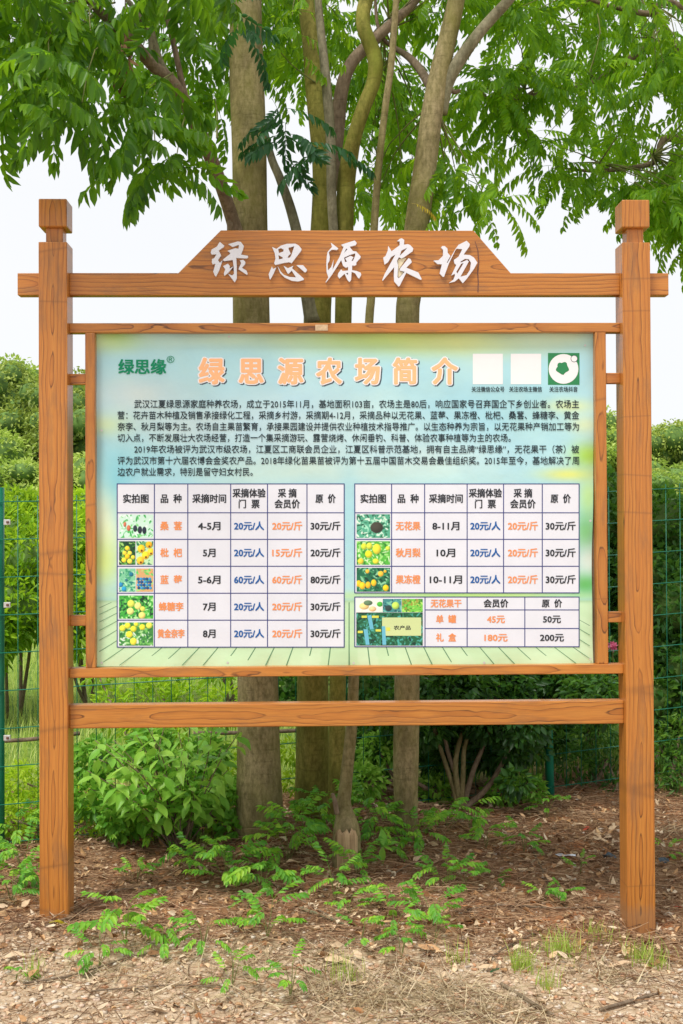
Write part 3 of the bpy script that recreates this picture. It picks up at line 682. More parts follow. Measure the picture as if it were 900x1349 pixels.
for bd, m, y_, dd, n_ in ((3.1, 'ink_shadow', Y1-0.0001, 1.5, 21), (3.1, 'ink_white', Y2-0.00005, 0, 24), (1.4, 'ink_peach', Y3, 0, 12)):
    for ch, cx in zip(TS, tcx):
        f = text_geo(ch, 0.0)[0]; wd = (f[:, 0].max()-f[:, 0].min())*34/2
        lettering('title_character', ch, cx-wd, cx+wd, 489.5, 36.5, M[m], bd, y_, dd, dd*0.9, n_)
body = [('武汉江夏绿思源家庭种养农场，成立于2015年11月，基地面积103亩，农场主是80后，响应国家号召弃国企下乡创业者。农场主', 177, 763, 532.5),
 ('营：花卉苗木种植及销售承接绿化工程，采摘乡村游，采摘期4-12月，采摘品种以无花果、蓝莓、果冻橙、枇杷、桑葚、蜂糖李、黄金', 155, 763, 547.3),
 ('奈李、秋月梨等为主。农场自主果苗繁育，承接果园建设并提供农业种植技术指导推广。以生态种养为宗旨，以无花果种产销加工等为', 155, 763, 562.2),
 ('切入点，不断发展壮大农场经营，打造一个集采摘游玩、露营烧烤、休闲垂钓、科普、体验农事种植等为主的农场。', 155, 673, 577),
 ('2019年农场被评为武汉市级农场，江夏区工商联会员企业，江夏区科普示范基地，拥有自主品牌“绿思缘”，无花果干（茶）被', 177, 763, 592),
 ('评为武汉市第十六届农博会金奖农产品。2018年绿化苗果苗被评为第十五届中国苗木交易会最佳组织奖。2015年至今，基地解决了周', 155, 763, 607),
 ('边农户就业需求，特别是留守妇女村民。', 155, 333, 621.8)]
for s, x0, x1, yc in body: lettering('paragraph_line', s, x0, x1, yc, 11.6, M['ink_body'], 0.27, copies=2)
def cell(s, xc, yc, em, m, wpx=None, off=0.42, name='table_text', y=Y4):
    f = text_geo(s, 0.0)[0]; w = (f[:, 0].max()-f[:, 0].min())*em if wpx is None else wpx
    lettering(name, s, xc-w/2, xc+w/2, yc, em, M[m], off, y)
def mid(a_, i_): return (a_[i_]+a_[i_+1])/2
for TX in (T1x, T2x):
    for i_, rows in enumerate([['实拍图'], ['品  种'], ['采摘时间'], ['采摘体验', '门  票'], ['采 摘', '会员价'], ['原  价']]):
        ys = [657] if len(rows) == 1 else [649.8, 664]
        wd = {0: 33, 1: 27, 2: 44, 3: 43, 4: 33, 5: 26}[i_]
        for s, yy in zip(rows, ys):
            w_ = wd if s not in ('门  票', '采 摘') else {'门  票': 27, '采 摘': 24}[s]
            cell(s, mid(TX, i_), yy, 12.4, 'ink_dark', w_)
rows1 = [('桑  葚', '4-5月', '20元/人', '20元/斤', '30元/斤'), ('枇  杷', '5月', '20元/人', '15元/斤', '20元/斤'), ('蓝  莓', '5-6月', '60元/人', '60元/斤', '80元/斤'), ('蜂糖李', '7月', '20元/人', '20元/斤', '30元/斤'), ('黄金奈李', '8月', '20元/人', '20元/斤', '30元/斤')]
rows2 = [('无花果', '8-11月', '20元/人', '20元/斤', '30元/斤'), ('秋月梨', '10月', '20元/人', '20元/斤', '30元/斤'), ('果冻橙', '10-11月', '20元/人', '20元/斤', '30元/斤')]
for TX, TY, rows in ((T1x, T1y, rows1), (T2x, T2y, rows2)):
    for r_, row in enumerate(rows):
        yc = mid(TY, r_+1)
        ws = [{3: 32, 4: 35}.get(len(row[0].replace(' ', '')), 28), {2: 16, 3: 24, 4: 29, 5: 35, 6: 42}[len(row[1])], 39, 39, 39]
        for k, s in enumerate(row):
            cell(s, mid(TX, k+1), yc, 12.2, ('ink_orange', 'ink_dark', 'ink_blue', 'ink_orange', 'ink_dark')[k], ws[k], 0.45)
for r_, (a_, b_, c_) in enumerate([('无花果干', '会员价', '原  价'), ('单  罐', '45元', '50元'), ('礼  盒', '180元', '200元')]):
    yc = mid(T3y, r_)
    cell(a_, mid(T3x, 1), yc, 11.4, 'ink_orange', 40 if r_ == 0 else 26, 0.42); cell(b_, mid(T3x, 2), yc, 11.4, 'ink_dark' if r_ == 0 else 'ink_orange', (32, 23, 30)[r_], 0.42)
    cell(c_, mid(T3x, 3), yc, 11.4, 'ink_dark', (26, 23, 31)[r_], 0.42)
cell('关注微信公众号', 643, 513, 7.6, 'ink_body', 43, 0.15, 'caption'); cell('关注农场主微信', 692.5, 513, 7.6, 'ink_body', 43, 0.15, 'caption'); cell('关注农场抖音', 742.5, 513, 7.6, 'ink_body', 37, 0.15, 'caption')
# the scan codes are left out: plain fields stand where they were printed
quad_sheet('blank_field', [(623, 466, 662.5, 506)], Y1, M['ink_white']); quad_sheet('blank_field', [(673, 466, 713, 506)], Y1, M['ink_white'])
quad_sheet('green_badge', [(722, 465, 763.5, 507)], Y1, M['ink_badge'])
def disc(name, cx, cy, r, y, m, rx=None):
    th = np.linspace(0, 2*np.pi, 33)[:-1]; W = np.array([P(cx+(rx or r)*math.cos(t), cy-r*math.sin(t), y) for t in th]); W[:, 1] = y; c0 = W.mean(0)
    return on_poster(link(name, mk_mesh(name, W-c0, [np.arange(32)[None]], m), None, c0))
disc('badge_disc', 742.5, 486, 19.6, Y2, M['ink_white'])
def leaf_mark(name, cx, cy, r, seed):
    rs = np.random.RandomState(seed); pts = []
    for k in range(22): a_ = k/22*6.283; q = r*(.8+.10*math.sin(5*a_+seed)+.10*rs.rand()); pts.append((cx+q*math.cos(a_), cy-q*math.sin(a_)))
    W = np.array([P(x, y, Y3) for x, y in pts]); W[:, 1] = Y3; c0 = W.mean(0)
    on_poster(link(name, mk_mesh(name, W-c0, [np.arange(22)[None]], M['ink_badge']), None, c0))
leaf_mark('badge_leaf', 741, 485, 9.5, 3)
disc('badge_ring', 756.5, 472.5, 4.6, Y3, M['ink_shadow']); disc('badge_dot', 756.5, 472.5, 3.9, Y4, M['ink_white'])

# ---- little printed photographs of fruit, painted as vertex colours of flat sheets
def picture(x0, y0, x1, y1, seed, bgc, fruits, leafy=1.0, res=2.3):
    nx_, ny_ = int((x1-x0)*res), int((y1-y0)*res); u, v = np.meshgrid(np.linspace(0, 1, nx_), np.linspace(0, 1, ny_))
    rs = np.random.RandomState(seed); X, Y_ = u*(x1-x0), v*(y1-y0)
    img = np.zeros(X.shape+(3,))+np.array(bgc[0], float)
    for _ in range(int(170*leafy*(x1-x0)*(y1-y0)/1500)):      # leaf dabs
        cx, cy = rs.rand()*(x1-x0), rs.rand()*(y1-y0); t = rs.rand()*3.14; a_, b_ = rs.uniform(1.2, 4.2), rs.uniform(0.5, 1.5)
        dx_, dy_ = (X-cx)*math.cos(t)+(Y_-cy)*math.sin(t), -(X-cx)*math.sin(t)+(Y_-cy)*math.cos(t)
        w = np.clip(1.5-((dx_/a_)**2+(dy_/b_)**2), 0, 1)[..., None]
        img = img*(1-w)+np.array(bgc[rs.randint(len(bgc))], float)*w
    for (fx, fy, fr, fry, col, eye) in fruits:
        X0, Y0 = fx*(x1-x0), fy*(y1-y0); d2 = ((X-X0)/fr)**2+((Y_-Y0)/fry)**2
        w = np.clip((1.12-d2)*3, 0, 1)[..., None]
        tone = 1.12-0.42*np.clip(((X-X0+fr*.35)/fr)**2*0.5+((Y_-Y0+fry*.4)/fry)**2*0.5, 0, 1.3)[..., None]
        img = img*(1-w)+np.clip(np.array(col, float)*tone, 0, 255)*w
        if eye:
            w = np.clip(1.3-(((X-X0-fr*.1)/(fr*.3))**2+((Y_-Y0-fry*.45)/(fry*.3))**2), 0, 1)[..., None]; img = img*(1-w)+np.array((90, 50, 20.0))*w
    W = np.array([P(x0+a_*(x1-x0), y0+b_*(y1-y0), Y3) for a_, b_ in zip(u.ravel(), v.ravel())]); W[:, 1] = Y3; c0 = W.mean(0)
    i, j = np.meshgrid(np.arange(ny_-1), np.arange(nx_-1), indexing='ij'); i = i.ravel(); j = j.ravel()
    q = np.stack([i*nx_+j, (i+1)*nx_+j, (i+1)*nx_+j+1, i*nx_+j+1], 1)
    img = 128+(img-128)*1.08+14
    return on_poster(link('fruit_picture', mk_mesh('fruit_picture', W-c0, [q], M['print'], colors=s2l(np.clip(img, 0, 255)).reshape(-1, 3)), None, c0))
GR = [(50, 120, 60), (90, 170, 80), (30, 80, 50), (140, 205, 120), (200, 230, 200)]
DK = [(25, 75, 40), (60, 130, 55), (20, 50, 35), (100, 165, 70), (150, 200, 110)]
picture(157, 678, 202, 708.5, 1, [(190, 220, 205), (120, 200, 120), (70, 175, 90), (215, 235, 225), (60, 160, 80)], [(.17,.42,2,3.5,(190,110,80),0),(.28,.58,2.6,4,(190,105,75),0),(.47,.6,2.8,4.5,(40,50,60),0),(.61,.66,3,5,(35,40,55),0),(.74,.68,2.8,5,(30,40,55),0)], .6)
picture(157, 713, 178.5, 744, 2, DK, [(.5,.3,3.2,3.2,(235,205,50),0),(.35,.5,3,3,(225,200,60),0),(.65,.5,3,3,(240,215,70),0),(.5,.65,3.4,3.4,(235,190,30),0),(.3,.8,3.4,3.4,(230,215,60),0),(.65,.85,3.4,3.4,(240,220,80),0),(.85,.68,2.8,2.8,(225,205,60),0)], 1.2)
picture(179.5, 713, 202, 744, 3, [(180, 215, 170), (80, 150, 90), (40, 110, 80)], [(.3,.32,5,5.5,(245,195,40),1),(.75,.15,4.5,4.5,(240,175,30),1),(.85,.45,4.5,5,(245,200,50),1),(.55,.6,5,5.5,(250,205,45),1),(.25,.82,5,5.5,(240,185,50),1)], .7)
rs = np.random.RandomState(5)
picture(157, 749, 178.5, 779.5, 4, [(120, 190, 150), (60, 150, 110), (170, 215, 180), (40, 120, 110)], [(.75,.25,3,3,(30,110,140),0),(.1,.7,3.2,3.2,(40,130,180),0),(.3,.88,3.4,3.4,(40,150,195),0),(.45,.5,2,2,(40,110,120),0)], 1)
picture(179.5, 749, 202, 779.5, 5, [(200, 160, 110), (90, 190, 90), (150, 210, 120), (220, 150, 100)], [(0.12+.17*(k % 5)+.04*(k//5 % 2), .45+.13*(k//5), 2.1, 2.1, [(25,70,120),(60,140,190),(30,100,150)][k % 3], 0) for k in range(20)], .7)
picture(157, 784.5, 202, 815, 6, [(60, 160, 60), (30, 90, 50), (110, 200, 90), (20, 60, 40), (170, 225, 150)], [(.35,.35,5,5,(215,225,90),0),(.55,.45,4.6,4.8,(240,225,130),0),(.33,.68,4.8,4.8,(225,225,130),0),(.69,.58,3.4,3.6,(215,215,90),0),(.67,.86,4.6,4.6,(235,215,120),0)], 1)
picture(157, 820, 202, 850.5, 7, [(60, 130, 60), (110, 180, 90), (200, 220, 200), (40, 100, 60), (160, 210, 140)], [(.1,.25,4.2,4.2,(225,225,70),0),(.25,.14,4,4,(230,225,60),0),(.42,.28,4.2,4.2,(220,220,60),0),(.3,.52,4.6,4.6,(240,225,60),0),(.68,.2,4,4,(235,225,60),0),(.88,.13,4.2,4.2,(230,230,90),0),(.5,.08,3,3,(210,220,60),0),(.42,.82,4.5,5,(235,225,70),0)], 1)
picture(470, 677.5, 514, 708.5, 8, [(80, 160, 130), (40, 110, 80), (150, 210, 180), (30, 80, 60), (205, 225, 210)], [(.6,.56,8.5,7.5,(62,60,52),0)], 1)
picture(470, 713, 514, 744, 9, [(80, 170, 60), (150, 210, 120), (50, 120, 50), (200, 230, 180)], [(.22,.22,4,4.4,(200,215,60),0),(.38,.2,4,4.6,(205,215,70),0),(.6,.33,5.6,7,(225,215,60),0),(.36,.55,5,5,(215,210,40),0),(.12,.85,4,4,(220,200,60),0),(.57,.85,4.2,3.6,(220,215,60),0),(.93,.3,3,3,(200,215,70),0)], 1)
picture(470, 748, 514, 779.5, 10, [(30, 100, 70), (20, 60, 45), (60, 140, 90), (130, 190, 150)], [(.32,.15,2.6,2.8,(240,185,60),0),(.72,.25,3.8,3.8,(245,190,60),0),(.06,.66,3.8,4.4,(245,185,40),0),(.17,.75,4,5,(245,195,40),0),(.34,.72,3.6,4.6,(240,180,40),0),(.51,.63,3.6,4.6,(245,190,40),0),(.87,.84,4,4.2,(250,195,30),0),(.85,.15,2,2,(240,180,50),0)], 1)
picture(469.5, 789, 504, 806.5, 11, [(225, 225, 215), (190, 215, 200), (230, 220, 200)], [(.3,.55,6.5,4.5,(235,200,130),0),(.45,.3,6,3.5,(90,120,90),0),(.62,.75,5,3.5,(235,190,140),0),(.9,.4,4,3.4,(70,170,60),0)], .25)
picture(504.5, 789, 529, 806.5, 12, [(60, 130, 130), (30, 70, 80), (110, 180, 160)], [(.3,.7,4.5,4,(40,60,60),0),(.68,.5,5,5,(180,215,90),0)], .8)
picture(529.5, 789, 557, 806.5, 13, [(110, 190, 70), (60, 130, 40), (170, 215, 100), (150, 140, 60)], [], 1.6)
picture(469.5, 807, 557, 850.5, 14, [(30, 90, 60), (20, 55, 45), (50, 120, 90), (70, 160, 150)], [], 1)
M['ink_plaque'] = ink('plaque_ink', (208, 222, 160)); M['ink_jar'] = ink('jar_label_ink', (110, 190, 215)); M['ink_lid'] = ink('jar_lid_ink', (225, 225, 90))
quad_sheet('picture_plaque', [(503.5, 813.5, 555, 837.5)], Y4-0.0001, M['ink_plaque'])
cell('农产品', 530, 827, 6, 'ink_dark', 22, 0.15, 'plaque_text', Y4-0.0008)
quad_sheet('jar_label', [[(484,811),(487.5,829),(492.5,828.5),(489,810)], [(479,829),(482,849.5),(487,849.5),(484.5,829)], [(503,825),(504,849.5),(509,849.5),(507.5,825)]], Y4-0.0004, M['ink_jar'])
quad_sheet('jar_lid', [(476.5, 811, 483.5, 814), (490, 811, 499, 814), (471.5, 831, 478, 834), (495, 829, 502, 832), (509, 826.5, 514, 831)], Y4-0.0004, M['ink_lid'])
# rivets that pin the vinyl
for (x_, y_) in ((134, 567), (302, 443.5), (134, 873), (466, 873.5), (771, 455), (778, 686), (300, 873), (778, 868), (638, 873)):
    disc('rivet', x_, y_, 1.5, YP-0.0034, M['clamp'])

# ------------------------------------------------------------------ trees
def pw(x, y, Y): return tuple(P(x, y, Y))
def path(pts): return [pw(*p[:3]) for p in pts]
LEAFSETS = {}
def frond_set(key, n, **kw):
    LEAFSETS[key] = [frond(100+37*i+hash_(key), **kw) for i in range(n)]; return LEAFSETS[key]
def hash_(s): return sum(ord(c)*(i+1) for i, c in enumerate(s)) % 997
frond_set('canopy', 7, pairs=8, L=0.31, ll=0.070, w=0.34, droop=0.7, hang=0.55)
frond_set('canopy_small', 6, pairs=9, L=0.33, ll=0.062, w=0.31, droop=0.8, hang=0.6)
leaf_meshes = {}
def leaf_mesh(key, k, material):
    kk = (key, k, material.name)
    if kk not in leaf_meshes:
        v, q = LEAFSETS[key][k]; leaf_meshes[kk] = mk_mesh('leaf', v, [q], material, tint=np.full(len(v), 0.5))
    return leaf_meshes[kk]
def in_poly(x, y, poly):
    r = False; j = len(poly)-1
    for i in range(len(poly)):
        xi, yi = poly[i]; xj, yj = poly[j]
        if (yi > y) != (yj > y) and x < (xj-xi)*(y-yi)/(yj-yi+1e-9)+xi: r = not r
        j = i
    return r
def sample_poly(poly, n, rs):
    xs = [p[0] for p in poly]; ys = [p[1] for p in poly]; o = []
    while len(o) < n:
        x, y = rs.uniform(min(xs), max(xs)), rs.uniform(min(ys), max(ys))
        if in_poly(x, y, poly): o.append((x, y))
    return o
def to_px(p):
    d = np.asarray(p)-CAM; z = d@FW; return 450+FPX*(d@RT)/z, 674.5-FPX*(d@UP)/z, z
def foliage(tree, clusters, key, material, seed, per=(5, 8), limb_pts=None, individual=60, scale=(0.85, 1.15), pitch=(-0.75, 0.35), tint_bias=0.0):
    """clusters of pinnate leaves at world points: the ones that show largest become parts, the rest one crown mesh"""
    rs = np.random.RandomState(seed); temps = LEAFSETS[key]
    pos, dirs, sc_, ti, tw = [], [], [], [], []
    for c0 in clusters:
        c0 = np.array(c0); n = rs.randint(per[0], per[1]+1); a0 = rs.rand()*6.28; tb = np.clip(rs.normal(0.48+tint_bias, 0.34), 0, 1)  # tone spread between sprays imitates lit-through bright leaves beside dark ones
        for k in range(n):
            a_ = a0+k*6.28/n+rs.uniform(-.4, .4); e = rs.uniform(*pitch); d = np.array([math.cos(a_)*math.cos(e), math.sin(a_)*math.cos(e), math.sin(e)])
            pos.append(c0+rs.normal(0, 0.03, 3)); dirs.append(d); sc_.append(rs.uniform(*scale)); ti.append(np.clip(tb+rs.normal(0, .1), 0, 1))
        if limb_pts is not None:
            L_ = np.array(limb_pts); dd = np.linalg.norm(L_-c0, axis=1); t_ = L_[np.argmin(dd)]
            dvec = t_-c0; ln = np.linalg.norm(dvec); m_ = min(ln, rs.uniform(0.45, 0.9)); e_ = c0+dvec/ln*m_+np.array([0, 0, 0.05])
            tw.append((c0, (c0+e_)/2+np.array([rs.normal(0, .03), rs.normal(0, .03), 0.05*m_]), e_))
    pos = np.array(pos); dirs = np.array(dirs); sc_ = np.array(sc_); ti = np.array(ti); which = rs.randint(len(temps), size=len(pos)); roll = rs.normal(0, 0.45, len(pos))
    R = rot_from(dirs, roll)
    px = np.array([to_px(p) for p in pos]); vis = (px[:, 0] > -10) & (px[:, 0] < 910) & (px[:, 1] > -30) & (px[:, 1] < 420)
    order = np.argsort(np.where(vis, px[:, 2], 1e9)); ind = order[:min(individual, int(vis.sum()))]
    base = Vector(tree.location)
    for i in ind:
        o = link('leaf', leaf_mesh(key, which[i], material), tree)
        mw = Matrix([list(R[i][r]*sc_[i])+[pos[i][r]-base[r]] for r in range(3)]+[[0, 0, 0, 1]]); o.matrix_basis = mw
    rest = np.setdiff1d(np.arange(len(pos)), ind)
    if len(rest):
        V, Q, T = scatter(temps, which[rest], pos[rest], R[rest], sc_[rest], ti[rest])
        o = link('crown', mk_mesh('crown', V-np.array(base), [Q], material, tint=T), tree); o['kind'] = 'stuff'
    if tw:
        V, Q, b_ = [], [], 0
        for k, t_ in enumerate(tw):
            v, q, _ = tube(t_, [0.0022, 0.0035, 0.006], sides=4, per=2, lump=0); V.append(v); Q.append(q+b_); b_ += len(v)
        o = link('twigs', mk_mesh('twigs', np.vstack(V)-np.array(base), [np.vstack(Q)], M['twig'], smooth=True), tree); o['kind'] = 'stuff'
    return pos
def reg(poly, Yr, n, seed):
    rs = np.random.RandomState(seed); return [P(x, y, rs.uniform(*Yr)) for x, y in sample_poly(poly, n, rs)]
def above(xr, yr, zr, n, seed):
    rs = np.random.RandomState(seed); return [(rs.uniform(*xr), rs.uniform(*yr), rs.uniform(*zr)) for _ in range(n)]
def wr(px, Y): return px/FPX*(Y+4.94)      # width in px -> metres at depth Y

def ground_z(x, y): return float(ground_h(x, y))
# --- the stout tree on the left
YA = 1.15
bA = P(344, 1105, YA); bA[2] = ground_z(bA[0], YA)
tA = empty('tree', 'stout smooth olive-grey tree behind the left part of the board', 'tree', bA)
limb('trunk', [(bA[0], YA, bA[2]-0.15)]+path([(343,1095,YA),(342,1060,YA),(341,990,YA),(340,890,YA),(334,640,YA),(331,420,YA),(330,300,YA),(329,200,YA),(325,90,YA+.02),(324,20,YA+.05),(326,-120,YA+.1),(330,-330,YA+.15)]),
     [wr(36,YA), wr(33,YA), wr(30.5,YA), wr(28,YA), wr(26.5,YA), wr(25,YA), wr(24,YA), wr(23.6,YA), wr(23.4,YA), wr(23,YA), wr(21.5,YA), wr(18,YA), wr(9,YA)], M['bark'], tA, sides=28, seed=1, lump=0.025)
limb('branch', path([(318,330,1.1),(303,280,1.0),(288,235,.85),(268,185,.7),(252,150,.6),(228,110,.5),(200,85,.45),(172,52,.4),(135,18,.35),(100,-20,.3),(60,-70,.2)]),
     [wr(r,.7) for r in (11,9.5,9,8.5,8,7.5,7,6.5,5.5,5,3)], M['bark_brown'], tA, sides=14, seed=2, lump=0.06)
limb('branch', path([(232,115,.5),(212,85,.5),(200,45,.5),(190,0,.5),(182,-60,.5)]), [wr(r,.5) for r in (6.5,5.5,5,4.5,3)], M['bark_grey'], tA, sides=10, seed=3)
limb('branch', path([(246,140,.6),(238,100,.55),(226,45,.55),(214,0,.55),(200,-60,.5)]), [wr(r,.5) for r in (6,4.2,3.8,3.5,2.5)], M['bark_brown'], tA, sides=10, seed=4)
limb('branch', path([(303,340,1.1),(304,305,1.02),(302,280,1.0)]), [wr(r,1) for r in (5,5,4)], M['bark_brown'], tA, sides=8, seed=5)
limb('branch', path([(200,84,.45),(195,40,.42),(165,-5,.4),(150,-40,.4)]), [wr(r,.5) for r in (3.5,3,3,2)], M['bark_grey'], tA, sides=8, seed=6)
lA = path([(288,235,.85),(252,150,.6),(228,110,.5),(172,52,.4),(135,18,.35),(60,-70,.2),(190,0,.5),(214,0,.55)])
left_poly = [(-70,-90),(262,-90),(255,80),(240,165),(215,165),(190,110),(160,100),(130,115),(85,105),(45,90),(-10,110),(-70,110)]
clA = [c_ for c_ in reg(left_poly, (-0.45, 0.6), 40, 21) if not (lambda x, y: 110 < x < 300 and -105 < y-np.interp(x, [110,172,228,252,288], [-5,52,110,150,235]) < 25)(*to_px(c_)[:2])]+reg([(-60,-80),(300,-80),(300,110),(200,110),(-60,90)], (1.3, 2.6), 22, 22)+above((-2.6, -0.4), (-0.2, 2.4), (4.6, 6.2), 14, 23)
clA += [pw(x, y, Y) for x, y, Y in ((178,165,-.1),(205,195,0),(232,210,.1),(15,115,-.35),(55,125,-.3),(108,135,-.3),(283,130,1.5),(285,40,1.5))]
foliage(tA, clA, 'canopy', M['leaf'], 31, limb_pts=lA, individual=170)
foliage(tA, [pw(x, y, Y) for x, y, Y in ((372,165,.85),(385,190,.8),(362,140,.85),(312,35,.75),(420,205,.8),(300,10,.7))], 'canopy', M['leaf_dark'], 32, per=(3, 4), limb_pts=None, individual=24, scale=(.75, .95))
# --- mossy trunk in the middle, forking
YB = 1.45
bB = P(411, 1085, YB); bB[2] = ground_z(bB[0], YB)
tB = empty('tree', 'mossy green-brown forked trunk right behind the middle of the board', 'tree', bB)
limb('trunk', [(bB[0], YB, bB[2]-0.15)]+path([(411,1070,YB),(412,1000,YB),(413,890,YB),(415,640,YB),(418,430,YB),(420,390,YB),(425,300,YB),(427,240,YB),(424,190,YB),(415,120,YB+.05),(410,60,YB+.1),(403,0,YB+.15),(395,-120,YB+.2),(385,-260,YB+.3)]),
     [wr(r,YB) for r in (25,24,22.5,21,19.5,18,17,15,14.5,14,12.5,11.5,10.5,9,5)], M['bark_olive'], tB, sides=24, seed=7, lump=0.03)
limb('branch', path([(414,425,YB-.03),(404,380,YB-.04),(394,320,YB-.02),(383,275,YB),(369,235,YB),(357,205,YB+.05),(345,150,YB+.1),(335,60,YB+.2),(330,-40,YB+.3)]), [wr(r,YB) for r in (13,9,7,6.5,6,5.5,4.5,4,3)], M['bark_grey'], tB, sides=12, seed=8)
limb('branch', path([(436,250,YB),(444,180,YB),(450,120,YB),(462,85,YB),(485,60,YB+.05),(512,35,YB+.1),(548,0,YB+.2),(590,-60,YB+.3)]), [wr(r,YB) for r in (9,10,9.5,8.5,8,7,6,4)], M['bark_brown'], tB, sides=12, seed=9)
limb('branch', path([(441,330,YB-.2),(437,260,YB-.2),(436,190,YB-.22),(431,120,YB-.22),(425,60,YB-.2),(419,0,YB-.2),(412,-90,YB-.2)]), [wr(r,YB) for r in (6,6,6,6,5.5,5,4)], M['bark_grey'], tB, sides=12, seed=10)
lB = path([(462,85,YB),(512,35,YB+.1),(345,150,YB+.1),(335,60,YB+.2),(415,120,YB),(403,0,YB+.15)])
clB = reg([(300,-80),(600,-80),(600,30),(575,60),(470,150),(440,110),(380,80),(345,110),(305,70)], (1.7, 3.4), 34, 41)+above((-0.9, 1.0), (0.8, 3.2), (4.6, 6.2), 10, 42)
clB += [pw(x, y, Y) for x, y, Y in ((362,60,1.3),(385,20,1.3))]
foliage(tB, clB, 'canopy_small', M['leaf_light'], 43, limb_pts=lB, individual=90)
# --- snaking trunk
YC = 1.3
bC = P(444, 1085, YC); bC[2] = ground_z(bC[0], YC)
tC = empty('tree', 'slender tree whose stem snakes in an S above the header, olive bark below', 'tree', bC)
limb('trunk', [(bC[0], YC, bC[2]-0.1)]+path([(444,1060,YC),(444,970,YC),(445,890,YC),(449,640,YC),(452,430,YC),(453,380,YC),(454,300,YC),(456,245,YC),(460,213,YC-.05),(467,180,YC-.1),(478,145,YC-.12),(491,112,YC-.12),(495,90,YC-.12),(493,72,YC-.1),(485,52,YC-.1),(479,34,YC-.08),(479,15,YC-.05),(484,-5,YC),(494,-60,YC),(500,-140,YC+.1)]),
     [wr(r,YC) for r in (14,12.5,11.5,11,11,11,11.2,11.5,11.5,11,9.5,9.5,9.5,10,10,9.5,9.5,9.5,9.5,8,5)], M['bark_olive'], tC, sides=18, seed=11, lump=0.035)
# --- old stump with the thin grey stem growing from it
YE = 0.64
bE = P(457, 1148, YE); bE[2] = ground_z(bE[0], YE)
tE = empty('tree', 'thin grey sapling stem growing out of an old cut stump with split pale wood', 'tree', bE)
rs = np.random.RandomState(31); n_, m_ = 15, 12; V = []; c0_ = np.array(P(457, 1148, YE)); zt_ = P(457, 1090, YE)[2]
for i_ in range(m_):
    t_ = i_/(m_-1)
    for j_ in range(n_):
        th = math.pi*(1.08+.84*j_/(n_-1)); e_ = abs(j_/(n_-1)-.5)*2; rr = wr(20.3-1.0*t_-2.6*e_**6, YE)+.0022*math.sin(j_*2.7)+.001*rs.rand()
        zz = bE[2]-.02+t_*(zt_-bE[2]+.02)*(1-.16*e_**2.5)+(t_ > .95)*.008*rs.normal(); V.append((c0_[0]+rr*math.cos(th)*.86, YE+.006+rr*math.sin(th)+(t_ > .95)*.014, zz))
i, j = np.meshgrid(np.arange(m_-1), np.arange(n_-1), indexing='ij'); i = i.ravel(); j = j.ravel()
rel(link('cut_face', mk_mesh('cut_face', np.array(V)-bE, [np.stack([i*n_+j, i*n_+j+1, (i+1)*n_+j+1, (i+1)*n_+j], 1)], M['stump'], smooth=True), None, bE), tE)
limb('stem', [(bE[0], YE+.01, bE[2]-.06)]+path([(457,1150,YE+.01),(457,1118,YE+.012),(457,1098,YE+.02),(456,1083,YE+.03),(454,1068,YE+.05),(453,1055,YE+.06),(455,1040,YE+.07),(459,1000,YE+.09),(463,960,YE+.11),(466,900,YE+.14),(474,640,YE+.2),(486,430,YE+.26),(489,390,YE+.27),(493,300,YE+.3),(499,220,YE+.3),(508,140,YE+.3),(515,90,YE+.3),(520,30,YE+.3),(523,-20,YE+.3),(528,-120,YE+.3)]),
     [wr(r,YE) for r in (21,20,18.5,18,15,11,9.5,8.5,7.8,7.5,7,6.5,6,5.8,5.5,5.2,5,4.8,4.5,4,2.5,2)][:21], M['bark'], tE, sides=20, seed=14, lump=0.035)
limb('dead_twig', path([(444,1072,YE),(441,1055,YE-.01),(438,1045,YE-.01)]), [wr(r,YE) for r in (3.5,3,2)], M['bark_brown'], tE, sides=7, seed=15)
foliage(tE, [pw(x, y, Y) for x, y, Y in ((540,-110,YE+.5),(525,-130,YE+.4))], 'canopy', M['leaf'], 44, individual=18)
# --- right trunk, leaning, forked at the top
YF = 1.05
bF = P(536, 1112, YF); bF[2] = ground_z(bF[0], YF)
tF = empty('tree', 'brown-trunked tree behind the board right of centre, leaning right and forked above the header', 'tree', bF)
limb('trunk', [(bF[0], YF, bF[2]-0.12)]+path([(536,1105,YF),(535,1060,YF),(535,990,YF),(536,890,YF),(536,640,YF),(537,430,YF),(540,385,YF),(549,300,YF),(560,220,YF),(569,150,YF),(578,100,YF),(590,50,YF),(601,0,YF),(618,-100,YF),(625,-220,YF)]),
     [wr(r,YF) for r in (17.5,16.5,16.5,17.5,16.5,16,15.5,15.5,15.8,15,14.5,13.5,12.5,11.5,9,5)], M['bark'], tF, sides=22, seed=16, lump=0.03)
limb('branch', path([(581,150,YF+.02),(589,112,YF),(603,84,YF-.02),(628,48,YF-.03),(650,22,YF-.03),(672,-2,YF-.03),(720,-60,YF)]), [wr(r,YF) for r in (9,9,9,8,7.5,7,4)], M['bark_grey'], tF, sides=12, seed=17)
limb('branch', path([(574,128,YF+.1),(556,95,YF+.3),(538,75,YF+.4),(518,62,YF+.5),(506,52,YF+.5),(497,30,YF+.5),(494,-10,YF+.5)]), [wr(r,YF) for r in (6,6,5,3.5,3,2.5,2)], M['bark_brown'], tF, sides=10, seed=18)
limb('branch', path([(588,112,YF+.3),(598,121,YF+.3),(606,119,YF+.3)]), [wr(r,YF) for r in (4,3.5,2.5)], M['bark_brown'], tF, sides=8, seed=19)
lF = path([(628,48,YF),(672,-2,YF),(590,50,YF),(569,150,YF),(506,52,YF+.5)])
